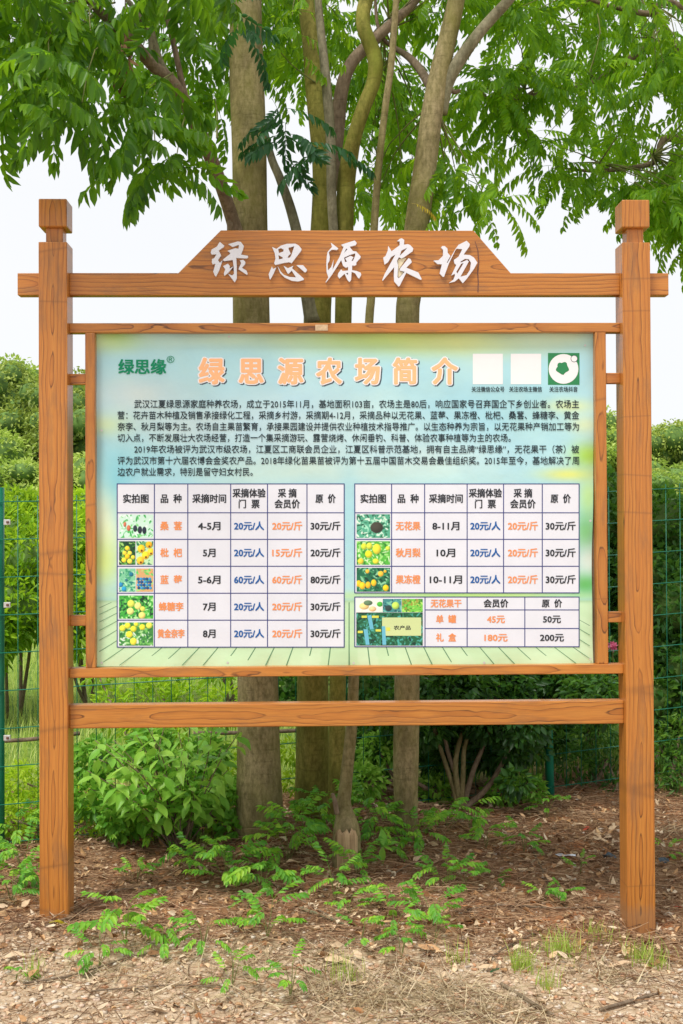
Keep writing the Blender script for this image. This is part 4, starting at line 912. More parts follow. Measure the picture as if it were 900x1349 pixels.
clF = reg([(560,-90),(700,-90),(690,0),(640,10),(600,60),(585,140),(560,60)], (1.2, 2.4), 8, 51)+reg([(480,60),(560,60),(560,250),(480,260)], (1.7, 3.0), 20, 54)+above((0.6, 2.2), (0.8, 3.0), (4.6, 6.0), 8, 52)
clF += [pw(x, y, Y) for x, y, Y in ((585,205,1.2),(600,225,1.15),(615,235,1.1),(592,250,1.2),(640,262,1.05),(500,250,1.6),(580,180,1.4))]
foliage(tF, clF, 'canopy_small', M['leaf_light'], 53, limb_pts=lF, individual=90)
o = link('young_leaf', leaf_mesh('canopy_small', 2, M['leaf_young']), tF); d_ = rot_from(np.array([[0.9, -.2, -.15]]), np.array([.3]))[0]*0.42; p_ = np.array(pw(542,268,.9))-bF
o.matrix_basis = Matrix([list(d_[r])+[p_[r]] for r in range(3)]+[[0, 0, 0, 1]])
# --- big tree whose boughs reach in from the right
YR = 3.0
bR = np.array([3.9, 3.2, ground_z(3.9, 3.2)])
tR = empty('tree', 'leafy tree reaching in from the right edge, light green hanging foliage over the right post', 'tree', bR)
limb('trunk', [(3.9,3.2,bR[2]-.1),(3.85,3.2,1.2),(3.75,3.1,2.6),(3.5,3.0,3.8),(3.3,2.9,5.0),(3.2,2.8,6.2)], [.17,.14,.13,.11,.08,.04], M['bark'], tR, sides=20, seed=20)
limb('branch', [(3.55,3.0,3.7)]+path([(900,185,2.6),(860,215,2.4),(790,225,2.2),(745,222,2.1)]), [.06,.03,.018,.012,.007], M['bark_brown'], tR, sides=9, seed=21)
limb('branch', [(3.4,2.95,4.3)]+path([(900,70,2.6),(860,60,2.5),(780,110,2.4),(728,119,2.3),(692,128,2.2),(652,135,2.2),(632,119,2.2)]), [.07,.04,.03,.02,.014,.014,.012,.008], M['bark_brown'], tR, sides=9, seed=22)
limb('branch', path([(692,128,2.2),(712,112,2.2),(722,100,2.2)]), [.012,.008,.005], M['bark_brown'], tR, sides=7, seed=23)
limb('branch', [(3.4,2.9,4.6)]+path([(900,10,2.0),(860,18,1.9),(830,14,1.9),(785,2,1.9),(740,-20,1.9)]), [.05,.022,.018,.014,.011,.007], M['bark_brown'], tR, sides=9, seed=24)
lR = path([(860,215,2.4),(790,225,2.2),(860,60,2.5),(780,110,2.4),(728,119,2.3),(692,128,2.2),(860,18,1.9),(785,2,1.9)])
clR = reg([(640,-90),(970,-90),(970,290),(900,290),(850,230),(800,235),(770,250),(735,235),(700,200),(665,160),(640,120),(620,110),(640,60)], (1.5, 3.6), 86, 61)
clR += reg([(620,80),(700,80),(700,175),(650,165),(600,120)], (1.8, 2.8), 8, 64)+reg([(830,240),(960,240),(960,330),(870,300)], (1.6, 2.6), 18, 65)
clR += [pw(x, y, Y) for x, y, Y in ((700,195,2.1),(728,222,2.15),(762,228,2.1),(800,222,2.2),(740,195,2.3),(668,180,2.1),(785,245,2.2),(835,245,2.3),(880,285,2.2),(650,150,2.2))]
clR += above((1.6, 4.4), (1.4, 4.2), (4.9, 6.4), 16, 62)
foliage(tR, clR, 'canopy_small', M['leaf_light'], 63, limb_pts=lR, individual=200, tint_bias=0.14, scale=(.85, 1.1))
# withered cluster hanging in the left crown
wt = empty('withered_leaf_cluster', 'brown withered cluster of dead leaves hanging in the left canopy', 'dead leaves', pw(163, 40, .2))
rs = np.random.RandomState(9); wp = np.array(pw(163, 45, .2)); wl = leaf_t(0.06, 0.3, 0.5, 0.3)
W_pos = np.array([wp+np.array([rs.normal(0, .011), rs.normal(0, .011), -rs.rand()*0.24]) for _ in range(46)])
Vw, Qw, Tw = scatter([wl], np.zeros(46, int), W_pos, rot_from(np.stack([rs.normal(0, .35, 46), rs.normal(0, .35, 46), -np.ones(46)], 1), rs.rand(46)*6), rs.uniform(.7, 1.2, 46), rs.rand(46))
o = link('dead_leaves', mk_mesh('dead_leaves', Vw-np.array(wt.location), [Qw], M['withered']), wt); o['kind'] = 'stuff'
limb('twig', path([(166,-30,.2),(165,10,.2),(163,45,.2),(161,90,.2)]), [.003,.003,.003,.002], M['bark_brown'], wt, sides=6)

# ------------------------------------------------------------------ wire fence
fA, fB = np.array([P(-3, 700, 1.1)[0], 1.1]), np.array([P(727, 1050, 2.03)[0], 2.03])
fdir = fB-fA; flen = np.linalg.norm(fdir); fdir /= flen
fn = np.array([0, 0, 0.0])
fence = empty('wire_fence', 'green coated wire mesh fence on round green posts behind the board', 'fence', (fA[0], fA[1], 0))
def wire(name, p, q, r):
    p, q = np.array(p, float), np.array(q, float); V, Q, caps = tube([p, (p+q)/2, q], [r, r, r], sides=6, per=1, lump=0)
    o = link(name, mk_mesh(name, V-p, [Q, *caps], M['fence'], smooth=True), None, p); rel(o, fence)
H0, HS, NH = 0.035, 0.1945, 10
def fence_run(a, b, zoff, z1off):
    n = int(round(np.linalg.norm(b-a)/0.0995)); ztop = H0+HS*(NH-1)
    for k in range(NH): wire('horizontal_wire', (a[0], a[1]-.002, H0+k*HS+zoff), (b[0], b[1]-.002, H0+k*HS+z1off), 0.0027)
    for k in range(1, n):
        t = k/n; p = a+(b-a)*t; z = zoff+(z1off-zoff)*t
        wire('vertical_wire', (p[0], p[1]+.003, H0-.02+z), (p[0], p[1]+.003, ztop+.03+z), 0.0023)
fence_run(fA, fB, 0.0, 0.05)
fC = fB+np.array([2.6, 0.75]); fence_run(fB, fC, 0.05, 0.18)
fZ = fA-fdir*2.6; fence_run(fZ, fA, 0.0, 0.0)
def fpost(p, zt, lean=0.0):
    limb('fence_post', [(p[0], p[1]+.03, -0.1), (p[0]-lean*.5, p[1]+.03, zt/2), (p[0]-lean, p[1]+.03, zt)], [.026, .026, .026], M['fence'], fence, sides=14, lump=0, per=2)
fpost(fA, 1.86); fpost(fB, 1.9, 0.05); fpost(fZ, 1.86); fpost(fC, 1.95)
fpx = P(7, 700, 1.1)[0]
for py in (688, 797, 972):
    z = P(8, py, 1.06)[2]; x = P(9.5, py, 1.06)[0]
    box_part('clamp', x-.017, x+.017, 1.055, 1.066, z-.014, z+.014, M['clamp'], fence, .002)
    box_part('clamp_bolt', x-.002, x+.010, 1.046, 1.0555, z-.006, z+.006, M['bolt'], fence, .002)

# ------------------------------------------------------------------ shrubs, hedge, far trees
ov = [leaf_t(1, .5, .2, b, (.25, .62)) for b in (0.05, 0.18, 0.3)]
nar = [leaf_t(1, .3, .25, b, (.3, .65)) for b in (0.05, 0.2, 0.35)]
def rand_dirs(rs, n, up=0.3):
    d = rs.normal(0, 1, (n, 3)); d[:, 2] += up; return d/np.linalg.norm(d, axis=1)[:, None]
def leafy(rs, blobs, n, size, temps, core_up=0.2, shell=0.65):
    """leaves spread through lumps: blobs = (x,y,z,rx,ry,rz)"""
    blobs = np.array(blobs, float); w = blobs[:, 3]*blobs[:, 5]; b = blobs[rs.choice(len(blobs), n, p=w/w.sum())]
    d = rand_dirs(rs, n, 0.15); rad = shell+(1-shell)*rs.rand(n)**0.7; rad = np.where(rs.rand(n) < .12, rs.uniform(1, 1.18, n), rad)
    pos = b[:, :3]+d*b[:, 3:]*rad[:, None]
    dirs = d+rs.normal(0, .6, (n, 3)); dirs[:, 2] -= 0.25
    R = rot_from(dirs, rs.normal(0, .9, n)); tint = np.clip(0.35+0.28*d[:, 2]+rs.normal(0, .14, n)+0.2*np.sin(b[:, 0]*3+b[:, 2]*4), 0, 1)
    return scatter(temps, rs.randint(len(temps), size=n), pos, R, size*rs.uniform(.7, 1.25, n), tint)
def lumps(rs, cx, cy, cz, rx, ry, rz, n, lr):
    o = []
    for _ in range(n):
        d = rand_dirs(rs, 1, .2)[0]; k = rs.uniform(.45, .95); r = lr*rs.uniform(.7, 1.35)
        o.append((cx+d[0]*rx*k, cy+d[1]*ry*k, cz+d[2]*rz*k, r, r, r*.85))
    return o
def core_blob(name, blobs, material, parent, base, k=.72):  # solid lumps added inside the leaves to keep light from leaking through
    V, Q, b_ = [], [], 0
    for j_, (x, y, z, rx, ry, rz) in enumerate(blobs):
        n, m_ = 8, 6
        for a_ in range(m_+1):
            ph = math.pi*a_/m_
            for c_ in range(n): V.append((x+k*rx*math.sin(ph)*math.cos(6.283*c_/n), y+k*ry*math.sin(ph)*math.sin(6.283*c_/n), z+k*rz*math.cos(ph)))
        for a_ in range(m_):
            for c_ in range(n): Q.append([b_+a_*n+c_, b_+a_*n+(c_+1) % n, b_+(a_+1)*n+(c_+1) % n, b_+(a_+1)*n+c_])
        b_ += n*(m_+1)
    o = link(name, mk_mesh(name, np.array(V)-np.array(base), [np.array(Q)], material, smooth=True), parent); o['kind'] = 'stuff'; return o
def bush(name, label, cat, base, blobs, n, size, material, seed, temps=ov, stems=5, core=None, group=None):
    rs = np.random.RandomState(seed); t = empty(name, label, cat, base, group)
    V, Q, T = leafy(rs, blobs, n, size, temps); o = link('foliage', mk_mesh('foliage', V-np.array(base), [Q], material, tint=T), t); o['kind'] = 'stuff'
    for k in range(stems):
        b_ = blobs[rs.randint(len(blobs))]; a_ = np.array(base)+np.array([rs.normal(0, .06), rs.normal(0, .06), -.03]); e = np.array(b_[:3]); m_ = (a_+e)/2+rs.normal(0, .06, 3)
        limb('stem', [a_, m_, e], [.018, .012, .005], M['bark_brown'], t, sides=7, per=3, seed=k)
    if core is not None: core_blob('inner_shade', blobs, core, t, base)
    return t
# bright broad-leaved sapling left of the trunks: every leaf near the front is its own part
YS = 0.95
bs = np.array([P(238, 1100, YS)[0], YS, 0.0]); bs[2] = ground_z(bs[0], bs[1])
sap = empty('broadleaf_sapling', 'bushy sapling with large light green oval leaves under the left half of the board', 'shrub', bs)
lm = []
for k, b_ in enumerate((0.08, 0.2, 0.34, .14)):
    v = np.array([(0,0,0),(.12,0,.0),(.3,.20,.03),(.55,.235,.0),(.8,.13,-.06*b_*5),(1,0,-b_),(.8,-.13,-.06*b_*5),(.55,-.235,.0),(.3,-.20,.03),(.3,0,-.03),(.55,0,-.06),(.8,0,-.1-b_*.4)])
    q = [np.array([[1,9,2,2],]), ]
    f4 = np.array([[9,10,3,2],[10,11,4,3],[9,8,7,10],[10,7,6,11]]); f3 = np.array([[1,9,2],[1,8,9],[11,5,4],[11,6,5],[0,1,2],[0,8,1]])
    lm.append(mk_mesh('leaf', v, [f4, f3], M['leaf_bush'], smooth=True, tint=np.full(len(v), .35+.12*k)))
rs = np.random.RandomState(77); cnt = 0
tips = [(140,980),(190,950),(220,945),(250,950),(280,955),(200,1035),(170,1035),(240,990),(270,990),(215,1060),(250,1060),(180,1070),(130,1000),(150,975),(178,965),(205,985),(235,965),(262,970),(292,985),(120,1040),(150,1030),(185,1010),(215,1020),(245,1010),(275,1010),(300,1015),(140,1065),(175,1055),(205,1055),(235,1050),(262,1045),(290,1045),(115,1015),(200,962),(160,1000),(225,1000),(250,1035),(315,965),(125,975)]
for k, (tx, ty) in enumerate(tips):
    Yt = YS+rs.uniform(-.28, .22); tip = P(tx, ty, Yt); midp = bs*.4+tip*.6+np.array([rs.normal(0, .03), 0, .05])
    limb('stem', [bs+np.array([rs.normal(0, .02), rs.normal(0, .02), 0]), midp, tip], [.004, .003, .0018], M['bark_brown'], sap, sides=6, per=3, seed=k, lump=0)
    for j_ in range(12):
        t_ = 0.42+0.58*j_/11; p_ = (1-t_)**2*bs+2*t_*(1-t_)*midp+t_**2*tip
        a_ = j_*2.4+rs.rand(); e_ = rs.uniform(-.75, .15); d = np.array([[math.cos(a_)*math.cos(e_), math.sin(a_)*math.cos(e_)-.25, math.sin(e_)]])
        R_ = rot_from(d, np.array([rs.normal(0, .35)]))[0]*rs.uniform(.075, .115)
        o = link('leaf', lm[rs.randint(4)], sap); pp = p_-bs; o.matrix_basis = Matrix([list(R_[r])+[pp[r]] for r in range(3)]+[[0, 0, 0, 1]]); cnt += 1
# darker multi-stemmed shrub right of the trunks
YH = 1.7
bh = np.array([P(605, 1068, YH)[0], YH, 0.0]); bh[2] = ground_z(bh[0], YH)
rs = np.random.RandomState(4); hb = []
for (x, y, r) in ((590,930,60),(640,915,62),(690,915,60),(735,900,45),(660,980,46),(685,985,26),(620,960,34),(680,1030,20),(560,900,40),(520,940,34),(505,985,26),(780,920,40),(650,860,60),(720,870,60),(560,960,30),(575,1000,24),(600,905,50),(660,905,50),(690,950,34),(560,930,36),(615,935,36),(650,985,24),(590,985,20),(705,985,20),(640,950,30)):
    p = P(x, y, YH+rs.uniform(-.12, .4)); hb.append((*p, wr(r, YH), wr(r, YH)*.8, wr(r, YH)*.8))
sh = bush('multi_stemmed_shrub', 'dark green shrub with several bare stems fanning up beside the right trunk', 'shrub', bh, hb, 12500, .052, M['leaf_shrub'], 5, temps=ov, stems=0)
for k, pts in enumerate(([(604,1068),(598,1040),(585,1000),(572,960),(560,920)],[(606,1066),(603,1030),(590,990),(583,950),(580,900)],[(608,1066),(610,1020),(612,985),(622,955),(630,900)],[(610,1066),(622,1020),(636,985),(646,955),(658,900)],[(606,1060),(600,1010),(606,975),(618,950),(640,905)],[(612,1064),(640,1040),(662,1005),(680,960),(692,915)])):
    limb('stem', path([(x, y, YH+.02*j_) for j_, (x, y) in enumerate(pts)]), [wr(r, YH) for r in (4.2, 3.6, 3.0, 2.4, 1.2)][:len(pts)], M['bark_brown' if k % 2 else 'bark'], sh, sides=8, seed=k+40)
# dark mass beyond the fence on the right
def mass(name, label, cat, spec, n, size, material, seed, temps, core=True, gz=0.0, group=None):
    blobs = [(*P(x, y, Y), wr(r, Y), wr(r, Y), wr(r, Y)*.9) for x, y, Y, r in spec]
    c_ = np.mean([b_[:3] for b_ in blobs], 0); base = (c_[0], c_[1], ground_z(c_[0], c_[1]))
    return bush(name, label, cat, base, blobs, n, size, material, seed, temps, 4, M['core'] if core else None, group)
mass('bush', 'tall dark green bush beyond the fence, outside the right post', 'bush', [(870,690,3.2,52),(905,720,3.2,60),(850,760,3.0,52),(890,800,2.9,62),(850,850,2.9,52),(900,880,2.8,58),(860,920,2.7,44),(900,940,2.7,40),(950,760,3.3,70),(940,860,3.0,70)], 9500, .062, M['leaf_shrub'], 101, ov)
mass('bush', 'dark bush beyond the fence in the gap beside the right post', 'bush', [(800,700,3.4,44),(790,760,3.3,50),(805,820,3.2,44),(780,880,3.0,50),(740,900,3.0,46),(700,890,3.0,46),(810,900,2.9,40),(770,930,2.8,34),(790,650,3.6,30)], 8000, .06, M['leaf_shrub'], 102, ov)
mass('bush', 'dark leafy bush beyond the fence between the middle trunks', 'bush', [(490,900,2.6,46),(560,900,2.7,46),(620,900,2.8,50),(500,960,2.4,36),(570,960,2.6,40),(480,1010,2.2,24),(590,1010,2.4,30),(660,990,2.5,34),(384,905,2.3,20),(382,930,2.2,16),(720,960,2.6,30)], 6500, .058, M['leaf_shrub'], 103, ov)
mass('bush', 'yellow-green hedge bush beyond the fence at the left edge', 'bush', [(10,720,5.4,62),(-50,740,5.4,70),(45,740,5.0,52),(20,800,4.8,56),(-30,830,4.6,60),(50,680,5.8,30),(20,672,5.8,30)], 9000, .085, M['leaf_hedge'], 104, nar)
mass('bush', 'yellow-green hedge bush beyond the fence in the gap right of the left post', 'bush', [(100,725,5.4,58),(110,790,5.0,50),(150,740,5.4,60),(80,690,5.8,34),(120,668,5.8,28),(170,820,5.0,46),(90,830,4.8,36)], 7500, .085, M['leaf_hedge'], 105, nar)
mass('bush', 'loose light green weeds just beyond the fence behind the left half of the board', 'bush', [(150,935,2.4,26),(200,920,2.6,30),(250,925,2.6,26),(295,930,2.4,26),(215,895,3.0,22),(285,880,3.2,24),(130,890,3.2,18),(240,960,2.2,22),(180,960,2.2,22)], 1500, .06, M['leaf_hedge'], 106, nar, core=False)
mass('bush', 'low leafy undergrowth at the foot of the fence by the left edge', 'bush', [(15,1080,1.35,26),(50,1095,1.3,22),(110,1085,1.25,26),(140,1100,1.2,20),(20,1040,1.5,20),(75,1060,1.5,26),(185,1095,1.15,22),(-30,1090,1.3,40),(115,1045,1.5,24),(290,1080,1.2,20),(330,1085,1.35,14)], 2600, .038, M['leaf_hedge'], 107, nar, core=False)
mass('bush', 'yellowish weeds behind the fence under the bottom rail', 'bush', [(270,1040,1.75,34),(300,1010,1.8,26),(200,1060,1.7,30),(130,1070,1.7,30),(30,1030,1.7,26),(300,1060,1.7,18),(385,990,1.9,16),(384,1030,1.9,14),(40,1070,1.6,30)], 2600, .045, M['leaf_hedge'], 108, nar, core=False)
mass('bush', 'thin weeds and grass along the fence left of the right post', 'weeds', [(760,1010,2.35,26),(800,1000,2.4,28),(740,985,2.3,20),(785,970,2.4,26),(810,1040,2.2,16)], 1000, .045, M['leaf_shrub'], 109, nar, core=False)
mass('bush', 'light green weeds at the fence foot right of the right post', 'weeds', [(880,1010,2.2,28),(895,970,2.3,30),(870,985,2.3,22),(900,1030,2.1,24)], 900, .045, M['leaf_shrub'], 110, nar, core=False)
mass('bush', 'yellow-green hedge bush beyond the fence, hidden behind the board', 'bush', [(240,720,5.4,60),(330,730,5.6,60),(290,790,5.0,56),(400,740,5.8,60),(210,800,5.2,50),(370,810,5.4,50)], 5000, .095, M['leaf_hedge'], 111, nar)
mass('bush', 'yellow-green hedge bush beyond the fence, outside the left edge', 'bush', [(-130,720,5.6,66),(-220,740,5.8,70),(-170,800,5.2,60),(-300,740,6.0,70),(-260,810,5.6,60)], 5000, .095, M['leaf_hedge'], 112, nar)
mass('bush', 'mixed weeds and low leafy growth along the fence behind the broad-leaved sapling', 'weeds', [(125,1000,1.25,26),(200,985,1.3,28),(270,995,1.3,26),(120,1050,1.15,26),(300,1050,1.2,24),(240,1075,1.1,24),(160,1080,1.05,24),(305,1090,1.1,16)], 2400, .05, M['leaf_bush'], 113, ov, core=False)
mass('bush', 'leafy low growth at the fence foot between the trunks and the green post', 'weeds', [(480,1030,1.7,24),(575,1040,1.9,22),(660,1045,1.9,20),(700,1040,1.95,18),(500,990,1.9,24)], 1500, .045, M['leaf_bush'], 114, ov, core=False)
# flower
fl = empty('pink_flower', 'pink blossom head on the bush in the gap beside the right post', 'flower', pw(807, 852, 2.6)); rs = np.random.RandomState(8)
Vf, Qf, Tf = scatter(ov, rs.randint(3, size=60), np.array(fl.location)+rand_dirs(rs, 60)*.012, rot_from(rand_dirs(rs, 60), rs.rand(60)*6), rs.uniform(.025, .042, 60), rs.rand(60))
link('petals', mk_mesh('petals', Vf-np.array(fl.location), [Qf], M['pink'], tint=Tf), fl)['kind'] = 'stuff'
limb('flower_stem', path([(807,856,2.62),(808,880,2.65),(806,910,2.7)]), [.004, .004, .004], M['twig'], fl, sides=6)
# far trees: three crown meshes, copied
fart = []
for s_ in range(4):
    rs = np.random.RandomState(200+s_); bl = lumps(rs, 0, 0, 0, 3.0, 3.0, 2.6, 60, .72)
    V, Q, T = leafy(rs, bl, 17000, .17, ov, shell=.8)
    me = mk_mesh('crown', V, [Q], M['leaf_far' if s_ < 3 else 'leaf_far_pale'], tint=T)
    cb = core_blob('light_block_core', bl, M['core'], None, (0, 0, 0), .8); fart.append((me, cb.data)); bpy.data.objects.remove(cb)
far = [(8,452,42,1.05,3,'rounded light green tree at the far left edge of the skyline'),(60,450,45,1.0,1,'far green tree partly behind the left post'),(122,455,40,1.0,3,'far tree in the gap right of the left post'),(-50,500,38,1.1,2,'far tree just outside the left edge'),
 (30,575,30,.8,1,'lower bushy tree in front of the far left trees'),(110,580,30,.75,0,'darker low tree below the skyline right of the left post'),
 (-170,480,44,1.1,0,'far tree well outside the left edge'),(-290,500,42,1.1,2,'farthest left tree of the skyline, outside the frame'),
 (210,490,46,1.0,1,'far tree hidden behind the board, left side'),(330,500,48,1.0,0,'far tree hidden behind the board, left of centre'),(460,510,50,1.0,2,'far tree hidden behind the board centre'),(590,515,50,1.0,1,'far tree hidden behind the board, right of centre'),(710,518,48,1.0,0,'far tree hidden behind the board, right side'),
 (790,522,46,.95,2,'far tree in the gap left of the right post'),(850,526,48,.9,1,'far tree on the skyline just right of the right post'),(905,532,46,.95,3,'pale yellow-green tree at the far right edge'),(860,600,34,.72,3,'pale yellow-green tree below the skyline at the right edge'),(930,600,36,.9,0,'far tree just outside the right edge')]
trunk_me = None
for (x, ytop, Y, s_, v_, lab) in far:
    top = P(x, ytop, Y); rz = 3.5*s_; c_ = np.array([top[0], Y, top[2]-rz]); gz_ = ground_z(c_[0], Y)
    t = empty('tree', lab, 'tree', (c_[0], Y, gz_), 'trees of the far hillside')
    sx_ = s_; hz_ = max(1.0, (c_[2]-gz_)/3.5) if c_[2]-gz_ < 99 else 1
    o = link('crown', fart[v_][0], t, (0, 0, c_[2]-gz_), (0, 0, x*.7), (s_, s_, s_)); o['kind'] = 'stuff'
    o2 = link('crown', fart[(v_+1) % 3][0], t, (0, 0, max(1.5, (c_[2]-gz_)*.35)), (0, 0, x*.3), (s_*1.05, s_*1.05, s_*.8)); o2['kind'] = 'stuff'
    link('light_block_core', fart[v_][1], t, (0, 0, c_[2]-gz_), (0, 0, x*.7), (s_, s_, s_))['kind'] = 'stuff'
    link('light_block_core', fart[(v_+1) % 3][1], t, (0, 0, max(1.5, (c_[2]-gz_)*.35)), (0, 0, x*.3), (s_*1.05, s_*1.05, s_*.8))['kind'] = 'stuff'
    if trunk_me is None:
        V, Q, caps = tube([(0,0,-.3),(0.1,0,1.2),(0,0.1,2.2)], [.3,.24,.12], sides=10); trunk_me = mk_mesh('trunk', V, [Q, *caps], M['bark_brown'], smooth=True)
    link('trunk', trunk_me, t)

# ------------------------------------------------------------------ grass
def blade_t(bend, n=3, w=.023):
    V, Q = [], []
    for i_ in range(n+1):
        t_ = i_/n; ww = w*(1-t_*.85); V += [(bend*t_*t_, -ww, t_*(1-.25*bend*t_)), (bend*t_*t_, ww, t_*(1-.25*bend*t_))]
    for i_ in range(n): Q.append([2*i_, 2*i_+1, 2*i_+3, 2*i_+2])
    return np.array(V), np.array(Q)
blades = [blade_t(b_) for b_ in (.1, .35, .7)]
def zrot(a): 
    c_, s_ = np.cos(a), np.sin(a); z = np.zeros_like(a); o_ = np.ones_like(a); return np.stack([np.stack([c_, -s_, z], 1), np.stack([s_, c_, z], 1), np.stack([z, z, o_], 1)], 1)
def grass(name, label, cat, x, y, hgt, material, seed, thing_=True, flat=0.0, wmul=1.0):
    rs = np.random.RandomState(seed); n = len(x); R = zrot(rs.rand(n)*6.28)
    if flat:
        d = np.stack([np.cos(rs.rand(n)*6.28), np.sin(rs.rand(n)*6.28), rs.uniform(0, flat, n)], 1); R = rot_from(d, rs.rand(n)*6.28)[:, :, [1, 2, 0]]
    V, Q, T = scatter(blades, rs.randint(3, size=n), np.stack([x, y, ground_h(x, y)-.004+(.012*rs.rand(n) if flat else 0)], 1), R, hgt*rs.uniform(.5, 1.25, n), rs.rand(n))
    c_ = np.array([x.mean(), y.mean(), 0]); o = link(name, mk_mesh(name, V-c_, [Q], material, tint=T), None, c_); tag(o, label, cat); o['kind'] = 'stuff'; return o
rs = np.random.RandomState(300)
n = 34000; gx_ = rs.uniform(-7.5, -0.2, n); gy_ = 2.3+rs.rand(n)**1.3*11+0.0*gx_
grass('field_grass', 'bright green rough grass of the field beyond the fence', 'grass', gx_, gy_, .16, M['grass'], 1)
n = 3500; gx_ = rs.uniform(0.8, 5, n); gy_ = rs.uniform(2.5, 5, n)
grass('fence_grass', 'long green grass growing along the fence at the right edge', 'grass', gx_, gy_, .26, M['grass_dark'], 2)
cl = []
for (x, y, r, k) in ((740,1258,28,160),(688,1275,20,110),(850,1268,30,160),(720,1300,14,50),(790,1240,18,60),(600,1270,12,30),(45,1285,10,30),(460,1290,25,50),(265,1110,30,90),(140,1090,20,70),(880,1040,26,240),(860,1010,20,160)):
    p = on_ground(x, y); rr = wr(r, p[1]); q = rs.normal(0, 1, (k, 2))*np.array([rr, rr*1.2])*.5; cl.append(np.stack([p[0]+q[:, 0], p[1]+q[:, 1]], 1))
cl = np.vstack(cl); grass('grass_tufts', 'thin green grass tufts scattered on the bare ground in front', 'grass', cl[:, 0], cl[:, 1], .085, M['grass'], 3)
# ------------------------------------------------------------------ litter (what nobody could count)
def spread(rs, n, x=(-2.6, 2.7), y=(-1.5, 2.4), dens=None):
    X, Y_ = rs.uniform(*x, n), rs.uniform(*y, n)
    if dens is not None: k = rs.rand(n) < dens(X, Y_); X, Y_ = X[k], Y_[k]
    return X, Y_
rs = np.random.RandomState(400)
ll = [leaf_t(1, .5, f, b_, (.25, .6)) for f, b_ in ((.3, .2), (-.4, -.15), (.6, .4), (.2, -.3))]
def litter(name, label, cat, X, Y_, size, temps, material, seed, lift=.008, tilt=.45, smin=.5, smax=1.3):
    rs = np.random.RandomState(seed); n = len(X); a_ = rs.rand(n)*6.28; e = rs.normal(0, tilt*.5, n)
    d = np.stack([np.cos(a_)*np.cos(e), np.sin(a_)*np.cos(e), np.sin(e)], 1)
    pos = np.stack([X, Y_, ground_h(X, Y_)+lift*rs.rand(n)+.001], 1)
    V, Q, T = scatter(temps, rs.randint(len(temps), size=n), pos, rot_from(d, rs.normal(0, tilt, n)), size*rs.uniform(smin, smax, n), rs.rand(n))
    c_ = pos.mean(0); o = link(name, mk_mesh(name, V-c_, [Q], material, tint=T), None, c_); tag(o, label, cat); o['kind'] = 'stuff'; return o
brownd = lambda X, Y_: np.clip((Y_+.40+.28*np.clip((X+1.2)/1.0, 0, 1)+.12*vnoise(X*2, Y_*2, 9))/.5, .12, 1)
paled = lambda X, Y_: np.clip((.25-Y_-.28*np.clip((X+1.2)/1.0, 0, 1)-.15*vnoise(X*2, Y_*2, 9))/.6, .04, 1)
X, Y_ = spread(rs, 6500, dens=brownd); litter('leaf_litter', 'layer of small brown dead leaves under the trees', 'leaf litter', X, Y_, .036, ll, M['litter'], 1, .02, .6, .35, 1.5)
X, Y_ = spread(rs, 2600, y=(-.6, 1.9)); litter('pale_leaf_litter', 'scattered pale tan dead leaf pieces over the brown litter', 'leaf litter', X, Y_, .034, ll, M['dry_pale'], 12, .03, .6, .3, 1.5)
X, Y_ = spread(rs, 2500, y=(-1.6, .1)); litter('leaf_crumbs', 'crumbled tan leaf bits on the gravel in front', 'leaf litter', X, Y_, .026, ll, M['dry_pale'], 2, .01, .5)
def twig_t(seed):
    r_ = np.random.RandomState(seed); k = r_.normal(0, .05, (4, 2)); pts = [(i_/3, k[i_, 0], k[i_, 1]*.4) for i_ in range(4)]
    v, q, _ = tube(pts, [.0075, .0065, .0055, .003], sides=3, per=1, lump=0); return v, q
tws = [twig_t(i_) for i_ in range(8)]
X, Y_ = spread(rs, 26000, dens=brownd); litter('twig_litter', 'tangle of thin brown twigs and stalks over the soil', 'twigs', X, Y_, .17, tws, M['twigs'], 3, .03, .16, .25, 1.6)
X, Y_ = spread(rs, 5000, y=(-1.6, .1)); litter('twig_scatter', 'thin dry stalks strewn over the gravel', 'twigs', X, Y_, .16, tws, M['twigs'], 4, .008, .1, .3, 1.3)
# gravel
ico = None
import bmesh
bm = bmesh.new(); bmesh.ops.create_icosphere(bm, subdivisions=1, radius=1); iv = np.array([v.co[:] for v in bm.verts]); iq = np.array([[v.index for v in f.verts] for f in bm.faces]); bm.free()
stones = []
for k in range(8):
    r_ = np.random.RandomState(500+k); stones.append((iv*(1+r_.normal(0, .2, (len(iv), 1)))*np.array([1, r_.uniform(.6, .95), r_.uniform(.4, .7)]), iq))
def gravel(name, label, X, Y_, size, seed, pw_=2.2):
    rs = np.random.RandomState(seed); n = len(X); s_ = size*(.35+rs.rand(n)**pw_*1.5); pos = np.stack([X, Y_, ground_h(X, Y_)+s_*.15], 1)
    V, Q, T = scatter(stones, rs.randint(8, size=n), pos, zrot(rs.rand(n)*6.28), s_, rs.rand(n)); c_ = pos.mean(0)
    o = link(name, mk_mesh(name, V-c_, [Q], M['gravel'], tint=T), None, c_); tag(o, label, 'gravel'); o['kind'] = 'stuff'
X, Y_ = spread(rs, 34000, y=(-1.7, .6), dens=paled); gravel('gravel', 'pale tan and grey gravel of the path edge in front', X, Y_, .0085, 7)
X, Y_ = spread(rs, 3000, y=(-.3, 2.2)); gravel('soil_crumbs', 'small stones and clods in the brown soil under the trees', X, Y_, .009, 8)
